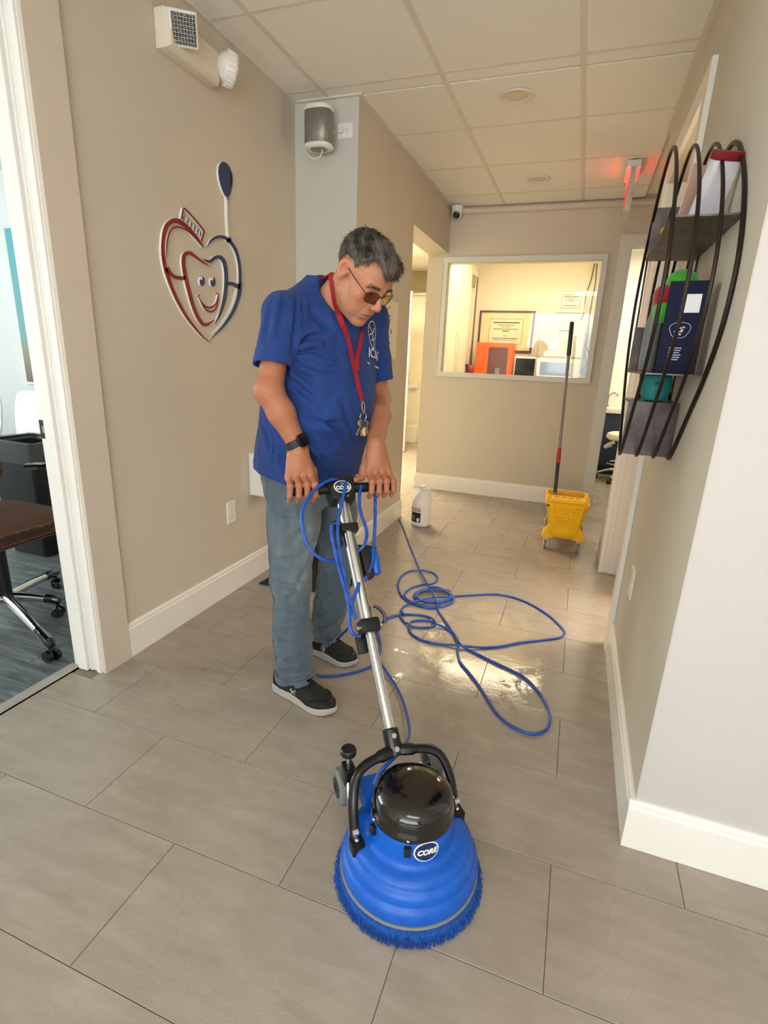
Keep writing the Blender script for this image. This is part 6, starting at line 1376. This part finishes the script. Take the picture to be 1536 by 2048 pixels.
# ---- shoes
M_SHOE = mat('black_knit_mesh', (22, 20, 20), .8, var=.3, scale=300, bump=.6, bscale=700); M_TOE = mat('black_synthetic_overlay', (16, 15, 15), .45); M_SOLE = mat('white_grey_foam', (172, 164, 154), .6, var=.06)
M_LACE = mat('black_lace', (14, 13, 13), .8); M_LOGO = mat('silver_logo', (186, 182, 176), .4)
def shoe(heel, toe, label):
    hv = Vector((*heel, 0)); tv = Vector((*toe, 0)); L_ = (tv - hv).length; M = frame(hv, tv - hv, ZU.cross(tv - hv))
    I3 = np.array(M.inverted()).astype(f4)
    def q_(p): return p @ I3[:3, :3].T + I3[:3, 3]
    k_ = L_ / .285
    wid = [(0, .020), (.01, .032), (.05, .036), (.10, .036), (.15, .041), (.20, .047), (.235, .045), (.265, .032), (.282, .014), (.288, .004)]
    wx = np.array([a * k_ for a, b in wid], f4); wy = np.array([b for a, b in wid], f4)
    def outl(q, grow=0):
        w = np.interp(q[:, 0], wx, wy).astype(f4) + grow; return np.maximum(np.abs(q[:, 1]) - w, np.maximum(-q[:, 0] - grow, q[:, 0] - wx[-1] - grow)) * .8
    def sole(p):
        q = q_(p); d = smax(outl(q, .004), np.maximum(.001 - q[:, 2] + .016 * np.clip((q[:, 0] - .21 * k_) / .08, 0, 1) ** 2, q[:, 2] - .030 - .010 * np.clip(1 - q[:, 0] / .12, 0, 1) + .004 * np.sin(q[:, 0] * 40)), .006)
        d = smax(d, -(np.abs(q[:, 2] - .016) - .0012 + np.maximum(-outl(q, .0025), 0) * 3), .001); return d
    def upper(p):
        q = q_(p); xs = q[:, 0] / k_
        top = np.interp(xs, [-.01, .02, .05, .085, .12, .16, .20, .24, .27, .29], [.085, .094, .092, .094, .096, .084, .068, .056, .046, .034]).astype(f4)
        w = np.interp(q[:, 0], wx, wy).astype(f4) + .001; zz = np.clip((q[:, 2] - .02) / np.maximum(top - .02, .01), 0, 2)
        prof = w * np.sqrt(np.clip(1 - zz ** 2.4 * .72, .02, 1)); d = np.maximum(np.abs(q[:, 1]) - prof, np.maximum(-q[:, 0] - .002, q[:, 0] - wx[-1])) * .7
        d = smax(d, q[:, 2] - top, .014); d = np.maximum(d, .018 - q[:, 2])
        d = smax(d, -caps(q, (.058 * k_, 0, .12), (.062 * k_, 0, .075), .034, .026), .006)
        return d - .0008 * pnoise(p, 260, 40)
    lo = np.minimum(np.array(hv), np.array(tv)) - .07; hi = np.maximum(np.array(hv), np.array(tv)) + .07; lo[2] = -.004; hi[2] = .13
    a, b = mesh_sdf(upper, lo, hi, .0022); o = link('shoe', np_mesh('shoe', a, b), M_SHOE, man, 180, label)
    a, b = mesh_sdf(sole, lo, hi, .0022); link('sole', np_mesh('sole', a, b), M_SOLE, o, 180)
    def W_(x, y, z): return tuple(M @ Vector((x * k_, y, z)))
    # toe cap overlay and side logo
    cap_ = []
    for x in np.linspace(.215, .284, 9): cap_.append([W_(x, np.interp(x, [a_ for a_, _ in wid], [b_ for _, b_ in wid]) * s_, .034) for s_ in np.linspace(-1, 1, 13)])
    strip = [W_(.262 - .055 * abs(s_) ** 1.5, .045 * s_, .050) for s_ in np.linspace(-1, 1, 17)]
    MB().tube(onto(upper, strip, .0), .0075, 8, flat=.4).build('toe_overlay', M_TOE, o, ang=60)
    for i, x in enumerate((.118, .138, .158, .178)):
        MB().tube(onto(upper, [W_(x + .004 * (j % 2), y_, .09) for j, y_ in enumerate(np.linspace(-.022, .022, 7))], .0012), .0022, 6).build('lace', M_LACE, o, ang=60)
    for s_ in (-1, 1):
        st_ = onto(upper, [W_(.112, .004 * s_, .10)], .002)[0]; st_ = Vector(st_); dx = (M.to_3x3() @ Vector((.9, s_ * 1.0, 0)))
        MB().tube(bez([tuple(st_), tuple(st_ + dx * .018 + ZU * .006), tuple(st_ + dx * .036 - ZU * .012), tuple(st_ + dx * .030 - ZU * .028), tuple(st_ + dx * .014 - ZU * .016)], 6), .0018, 6).build('lace_loop', M_LACE, o, ang=60)
    lg_ = [W_(.118 + .013 * math.cos(t_) * (1 - .25 * math.sin(t_)), -.06, .052 + .010 * math.sin(2 * t_ + .5)) for t_ in np.linspace(0, 5.2, 22)]
    MB().tube(onto(upper, lg_, .0006), .0016, 5).build('side_logo', M_LOGO, o, ang=60)
    return o
shoe((-.052, -.150), (.226, -.095), 'black knit sneaker with pale foam sole'); shoe((-.185, .105), (.045, .168), 'black knit sneaker with pale foam sole')
# ---- hair: cap plus short strands
def hair_region(q):
    al_ = np.abs(q[:, 1]); t_ = np.clip((al_ - .018) / .028, 0, 1); t_ = t_ * t_ * (3 - 2 * t_)
    front = .062 + .030 * t_ - q[:, 2]
    fs = np.interp(q[:, 2], [-.04, -.026, -.015, .03, .055, .075], [.0, .008, .019, .022, .032, .052]).astype(f4)
    r = smin(front, q[:, 0] - fs, .006)
    r = np.maximum(r, np.where(q[:, 0] < -.045, -.062 - q[:, 2], -.028 - q[:, 2]))
    ear = .043 - np.sqrt(((q[:, 0] + .010) * 1.15) ** 2 + ((q[:, 2] - .006)) ** 2)
    return np.maximum(r, np.where(al_ > .045, ear, -1))
def hair_sdf(p):
    q = tohead(p); tk = .005 + .007 * np.clip((q[:, 2] - .02) / .08, 0, 1) + .009 * np.clip((q[:, 0] - .04) / .05, 0, 1) * np.clip((q[:, 2] - .05) / .04, 0, 1)
    hd, _ = head_sdf(p, False)
    d = hd - tk - .0022 * pnoise(q * A(.6, 1, 1), 170, 50) - .0012 * pnoise(q, 420, 51)
    return smax(d, hair_region(q) * .9 + .0025 * pnoise(q, 300, 52), .004)
hp_lo = np.array(h2b(0, 0, .02)) - .17; hp_hi = np.array(h2b(0, 0, .02)) + .17
ph, fh = mesh_sdf(hair_sdf, hp_lo, hp_hi, .0022)
me = np_mesh('hair', ph, fh); qh = tohead(ph.astype(f4))
def hair_col(q, r):
    g = .5 + .5 * pnoise(q * A(.7, 1, 1), 120, 60) + .5 * (r - .5) + .30 * np.clip((.03 - q[:, 2]) / .05, 0, 1); g = np.clip(g, 0, 1)[:, None]
    return np.array(srgb(24, 20, 18)[:3]) * (1 - g) + np.array(srgb(122, 112, 102)[:3]) * g
tint(me, hair_col(qh, np.random.RandomState(1).rand(len(qh)))); M_HAIR = tint_mat('salt_and_pepper_hair', .5, .6, 900, 0, .4, 0, .25, 500)
hair = link('hair', me, M_HAIR, man, 180)
rs_ = np.random.RandomState(9); me.calc_loop_triangles() if hasattr(me, 'calc_loop_triangles') else None
vn = np.zeros(len(ph) * 3, f4); me.vertices.foreach_get('normal', vn); vn = vn.reshape(-1, 3)
outm = np.nonzero(head_sdf(ph.astype(f4))[0] > .003)[0]
idx = rs_.choice(outm, 5200); sp0 = ph[idx]; n0 = vn[idx]; qf = qh[idx]
# growth: away from the crown, forwards and down the sides
cr = np.array([-.055, .0, .125]); fl_ = qf - cr; fl_[:, 0] += .03; fl_ = fl_ / np.linalg.norm(fl_, axis=1)[:, None]; flb = fl_ @ HM.T
flb = flb - n0 * (flb * n0).sum(1)[:, None]; flb /= np.maximum(np.linalg.norm(flb, axis=1)[:, None], 1e-5)
ln_ = (.010 + .012 * rs_.rand(len(idx))) * np.clip(.6 + 6 * (qf[:, 2] - .0), .6, 1.25); jit = rs_.normal(size=(len(idx), 3)) * .22
d1 = flb + n0 * .30 + jit; d1 /= np.linalg.norm(d1, axis=1)[:, None]; d2 = flb + n0 * -.05 + jit; d2 /= np.linalg.norm(d2, axis=1)[:, None]
b0 = sp0 - n0 * .002; b1 = b0 + d1 * (ln_ * .5)[:, None]; b2 = b1 + d2 * (ln_ * .5)[:, None]
sd = np.cross(d1, n0); sd /= np.maximum(np.linalg.norm(sd, axis=1)[:, None], 1e-5); w0 = .0009
vv = np.stack([b0 - sd * w0, b0 + sd * w0, b1 + sd * w0 * .8, b1 - sd * w0 * .8, b2 + n0 * .0002], 1).reshape(-1, 3)
me2 = bpy.data.meshes.new('hair_strands'); base_i = np.arange(len(idx))[:, None] * 5
me2.from_pydata([tuple(x) for x in vv.tolist()], [], [tuple(x) for x in np.concatenate([base_i + np.array([[0, 1, 2, 3]])], 0).tolist()] + [tuple(x) for x in (base_i + np.array([[3, 2, 4]])).tolist()])
rc = np.repeat(rs_.rand(len(idx)), 5); tint(me2, hair_col(np.repeat(qf, 5, 0).astype(f4), rc) * (.7 + .8 * np.repeat(rs_.rand(len(idx)), 5))[:, None])
sto = link('hair_strands', me2, M_HAIR, hair, 180); sto['kind'] = 'stuff'
# eyebrow hairs
eb = MB(); rnd = random.Random(8)
for s_ in (-1, 1):
    pts = []
    for i in range(85):
        l_ = .012 + .040 * rnd.random(); u_ = .0235 + .006 * (rnd.random() - .5) - 1.1 * max(0, l_ - .038) ** 1.2; pts.append((.10 - .35 * l_, s_ * l_, u_))
    pb3 = onto(lambda p_: head_sdf(p_)[0], [tuple(h2b(*c3)) for c3 in pts], .0003)
    for b3 in pb3:
        d3 = (Hl * (s_ * .8) + Hu * (.35 * (rnd.random() - .3)) + Hf * .25).normalized(); b3 = Vector(b3)
        eb.tube([tuple(b3), tuple(b3 + d3 * .007)], [.0006, .0002], 3)
eb.build('eyebrow_hairs', mat('dark_brow_hair', (76, 66, 58), .6), hair, ang=60)['kind'] = 'stuff'
# ---- glasses
M_GFR = mat('dark_brown_metal_frame', (52, 32, 26), .3, .4)
gl = MB()
lens_out = []
for s_ in (-1, 1):
    c3 = (.103, s_ * .033, -.004); pts = []
    for i in range(36):
        a = 2 * PI * i / 36; x_ = .0255 * math.copysign(abs(math.cos(a)) ** .72, math.cos(a)); y_ = .0165 * math.copysign(abs(math.sin(a)) ** .72, math.sin(a)) - (.002 if math.sin(a) < 0 else 0)
        l_ = s_ * .033 + x_ * s_; pts.append(tuple(h2b(.106 - 3.2 * l_ * l_ - .10 * (.01 - y_) * 0, l_, -.004 + y_)))
    lens_out.append(pts); gl.tube(pts, .0012, 6, closed=True)
gl.tube(bez([tuple(h2b(.105, -.009, .004)), tuple(h2b(.109, 0, .007)), tuple(h2b(.105, .009, .004))], 5), .0013, 6)
glo = gl.build('glasses', M_GFR, man, ang=60, label='thin brown-framed glasses with tinted lenses')
k = NT('brown_tinted_lens'); k.n.remove(k.b); tb_ = k.n.new('ShaderNodeBsdfTransparent'); tb_.inputs[0].default_value = (.46, .32, .24, 1); gb_ = k.n.new('ShaderNodeBsdfGlossy'); gb_.inputs['Roughness'].default_value = .03; fr_ = k.n.new('ShaderNodeFresnel'); fr_.inputs[0].default_value = 1.22; mx_ = k.n.new('ShaderNodeMixShader')
k.link(fr_.outputs[0], mx_.inputs[0]); k.link(tb_.outputs[0], mx_.inputs[1]); k.link(gb_.outputs[0], mx_.inputs[2]); k.link(mx_.outputs[0], k.n['Material Output'].inputs[0]); M_LENSB = k.m
for pts in lens_out:
    c3 = sum((Vector(p_) for p_ in pts), Vector()) / len(pts); m_ = MB().add([tuple(c3 + Hf * .0006)] + pts, [(0, i + 1, (i + 1) % 36 + 1) for i in range(36)]); m_.build('lens', M_LENSB, glo, ang=180)
for s_ in (-1, 1):
    MB().tube(bez([tuple(h2b(.094, s_ * .059, .004)), tuple(h2b(.088, s_ * .066, .006)), tuple(h2b(.05, s_ * .0745, .012)), tuple(h2b(.014, s_ * .0775, .017)), tuple(h2b(.002, s_ * .076, .018))], 6), .0014, 6).build('temple_arm', M_GFR, glo, ang=60)
# ---- watch, bracelet, ring
fa_ = (Vector(ER) - Vector(HDR['wrist'])).normalized(); wc = Vector(HDR['wrist']) + fa_ * .012
side = ob - fa_ * ob.dot(fa_); side = (side * .8 - Nb * .45).normalized(); side = (side - fa_ * side.dot(fa_)).normalized(); oth = fa_.cross(side)
def wring(c3, off): return onto(skin_sdf, [tuple(c3 + side * (.034 * math.cos(a)) + oth * (.034 * math.sin(a))) for a in [2 * PI * i / 40 for i in range(40)]], off)
wb_ = MB().loft([[p_ for p_ in wring(wc + fa_ * a_, o_)] for a_, o_ in ((-.0115, .0005), (-.011, .003), (.011, .003), (.0115, .0005))], False, False).build('wristwatch', mat('black_rubber_strap', (20, 20, 22), .55), man, ang=60, label='black smartwatch on the right wrist')
face = Vector(wring(wc, .006)[0]); Q = frame(face - side * .001, oth, fa_)
MB().loft([rr(.017, .0195, z_, .007) for z_ in (-.003, .006)], M=Q).build('watch_case', M_BLK, wb_, bevel=.002)
MB().loft([rr(.0155, .018, z_, .006) for z_ in (.006, .0072)], M=Q).build('watch_glass', M_BLKG, wb_, ang=40)
M_GOLD = mat('gold', (232, 196, 130), .25, 1)
MB().tube(wring(wc - fa_ * .026, .0012), .0011, 6, closed=True).build('bracelet', M_GOLD, man, ang=60, label='thin gold bracelet below the watch')
P_, R_ = HDL['f'][1]; a3 = Vector(P_[0]) * .45 + Vector(P_[1]) * .55; ax = (Vector(P_[1]) - Vector(P_[0])).normalized(); Q = frame(a3, ax.orthogonal(), ax.cross(ax.orthogonal()))
MB().lathe([(.0104, -.002), (.0118, -.002), (.0118, .002), (.0104, .002)], 24, Q).build('ring', M_GOLD, man, label='gold ring on the left hand')
# ---- lanyard and keys
M_LAN = mat('red_lanyard_webbing', (158, 16, 28), .75, var=.08, scale=40, bump=.4, bscale=900)
both = lambda p_: smin(shirt_sdf(p_), skin_sdf(p_), .012)
def ribbon(px_pts, f, w=.0085, off=.0030):
    c3 = [march(u_, v_, f) for u_, v_ in px_pts]; C_ = bez([tuple(p_) for p_ in c3], 6); C_ = [Vector(p_) for p_ in onto(f, [tuple(p_) for p_ in C_], off)]
    rings = []
    for i, p_ in enumerate(C_):
        t_ = (C_[min(i + 1, len(C_) - 1)] - C_[max(i - 1, 0)]).normalized(); n_ = grad(f, tuple(p_), .006); s_ = t_.cross(n_).normalized(); rings.append([tuple(p_ - s_ * w - n_ * .0008), tuple(p_ + s_ * w - n_ * .0008), tuple(p_ + s_ * w + n_ * .0008), tuple(p_ - s_ * w + n_ * .0008)])
    return MB().loft(rings), C_
rb1, C1 = ribbon([(664, 562), (667, 585), (673, 612), (682, 640), (691, 668), (700, 700), (707, 735), (714, 765), (720, 790), (723, 802)], both)
ly = rb1.build('lanyard', M_LAN, man, ang=0, label='red webbing lanyard')
rb2, C2 = ribbon([(724, 664), (722, 676), (719, 690), (715, 708), (713, 725), (714, 740)], shirt_sdf, off=.0022)
rb2.build('strap', M_LAN, ly, ang=0)
rbn = bez([tuple(C1[0]), tuple(C1[0] + Vector((-.03, .02, .03))), (-.045, .0, 1.432), (-.01, .07, 1.425), (.06, .085, 1.392), (.115, .06, 1.35), tuple(C2[0])], 6)
MB().tube([tuple(p_) for p_ in onto(both, [tuple(p_) for p_ in rbn], .003)], .0085, 8, flat=.15).build('strap', M_LAN, ly, ang=60)
end = C1[-1]; M_KEY = mat('nickel_key', (206, 198, 176), .28, 1, var=.05); M_BRASS = mat('brass_key', (214, 178, 108), .28, 1, var=.05)
MB().tube(bez([tuple(end), tuple(end + Vector((.004, -.004, -.02))), tuple(end + Vector((.006, .004, -.035))), tuple(end + Vector((.004, .006, -.012)))], 6, True), .0014, 6, closed=True).build('swivel_clip', M_KEY, ly, ang=60)
rc_ = end + Vector((.008, -.002, -.048)); MB().tube([tuple(rc_ + Vector((.0, .013 * math.cos(a), .013 * math.sin(a)))) for a in [2 * PI * i / 24 for i in range(24)]], .0012, 6, closed=True).build('key_ring', M_KEY, ly, ang=60)
for i, (an, tl, mm) in enumerate(((-.35, .15, M_KEY), (-.12, .35, M_BRASS), (.05, -.1, M_KEY), (.22, .5, M_BRASS), (.45, .2, M_KEY), (-.55, -.3, M_BLK))):
    dn = Vector((.15 * math.sin(i), math.sin(an), -math.cos(an))).normalized(); nn = Vector((math.cos(tl), math.sin(tl) * .6 - .5, .1)); Q = frame(rc_ + Vector((.004 * i - .008, 0, -.012)), dn, nn.cross(dn)) 
    bow = [(.010 + .0105 * math.cos(a), .0105 * math.sin(a)) for a in [math.radians(40 + 280 * j / 14) for j in range(15)]]
    blade = [(.018, -.004), (.046, -.004), (.049, -.001), (.046, .0035), (.042, .002), (.038, .004), (.033, .002), (.028, .004), (.018, .004)]
    MB().prism(bow[::-1] + [], -.001, .001, Q).prism(blade, -.001, .001, Q).build('key', mm, ly, ang=0)
MB().ellipsoid(tuple(rc_ + Vector((.006, .004, -.018))), (.004, .006, .011), 12, 8).build('key_fob', mat('light_blue_tag', (96, 160, 206), .4), ly)
# ---- chest print
c3 = march(742, 696, shirt_outer); n_ = grad(shirt_outer, tuple(c3), .012)
def chest(mb): mb.v = onto(shirt_outer, mb.v, .0045); return mb
M_WP = mat('white_shirt_print', (224, 226, 232), .6)
tr_ = march(757, 716, shirt_outer); tl_ = march(731, 704, shirt_outer); Q = frame((tr_ + tl_) / 2, tr_ - tl_, ZU)
wdt = (tr_ - tl_).length
chest(text_mb('IC&G', wdt * .36, Q, .0004, bold=.0006)).build('chest_lettering', M_WP, shirt, ang=0)
em_ = MB()
Q2 = Q @ Matrix.Translation((-wdt * .12, wdt * .52, 0)); R0 = wdt * .36
def seg_tube(pts, r): em_.tube([tuple(Q2 @ Vector((x_, y_, 0))) for x_, y_ in pts], r, 5)
seg_tube([(R0 * .62 * math.cos(a), R0 * math.sin(a)) for a in np.linspace(0, 2 * PI, 30)], .0014)
seg_tube([(-R0 * .35, R0 * .6), (R0 * .05, R0 * .1), (R0 * .1, -R0 * .8)], .0018); seg_tube([(R0 * .35, R0 * .55), (R0 * .05, R0 * .1)], .0018); seg_tube([(-R0 * .5, -R0 * .1), (R0 * .05, R0 * .1)], .0014); seg_tube([(R0 * .1, -R0 * .35), (R0 * .45, -R0 * .2)], .0014); seg_tube([(-R0 * .3, -R0 * .5), (R0 * .08, -R0 * .3)], .0014)
em_.v = onto(shirt_outer, em_.v, .003); em_.build('chest_emblem', M_WP, shirt, ang=60)
sb_ = MB().box(-wdt * .5, wdt * .5, -wdt * .30, -wdt * .265, -.0002, .0002, Q); chest(sb_).build('chest_underline', M_WP, shirt, ang=0)
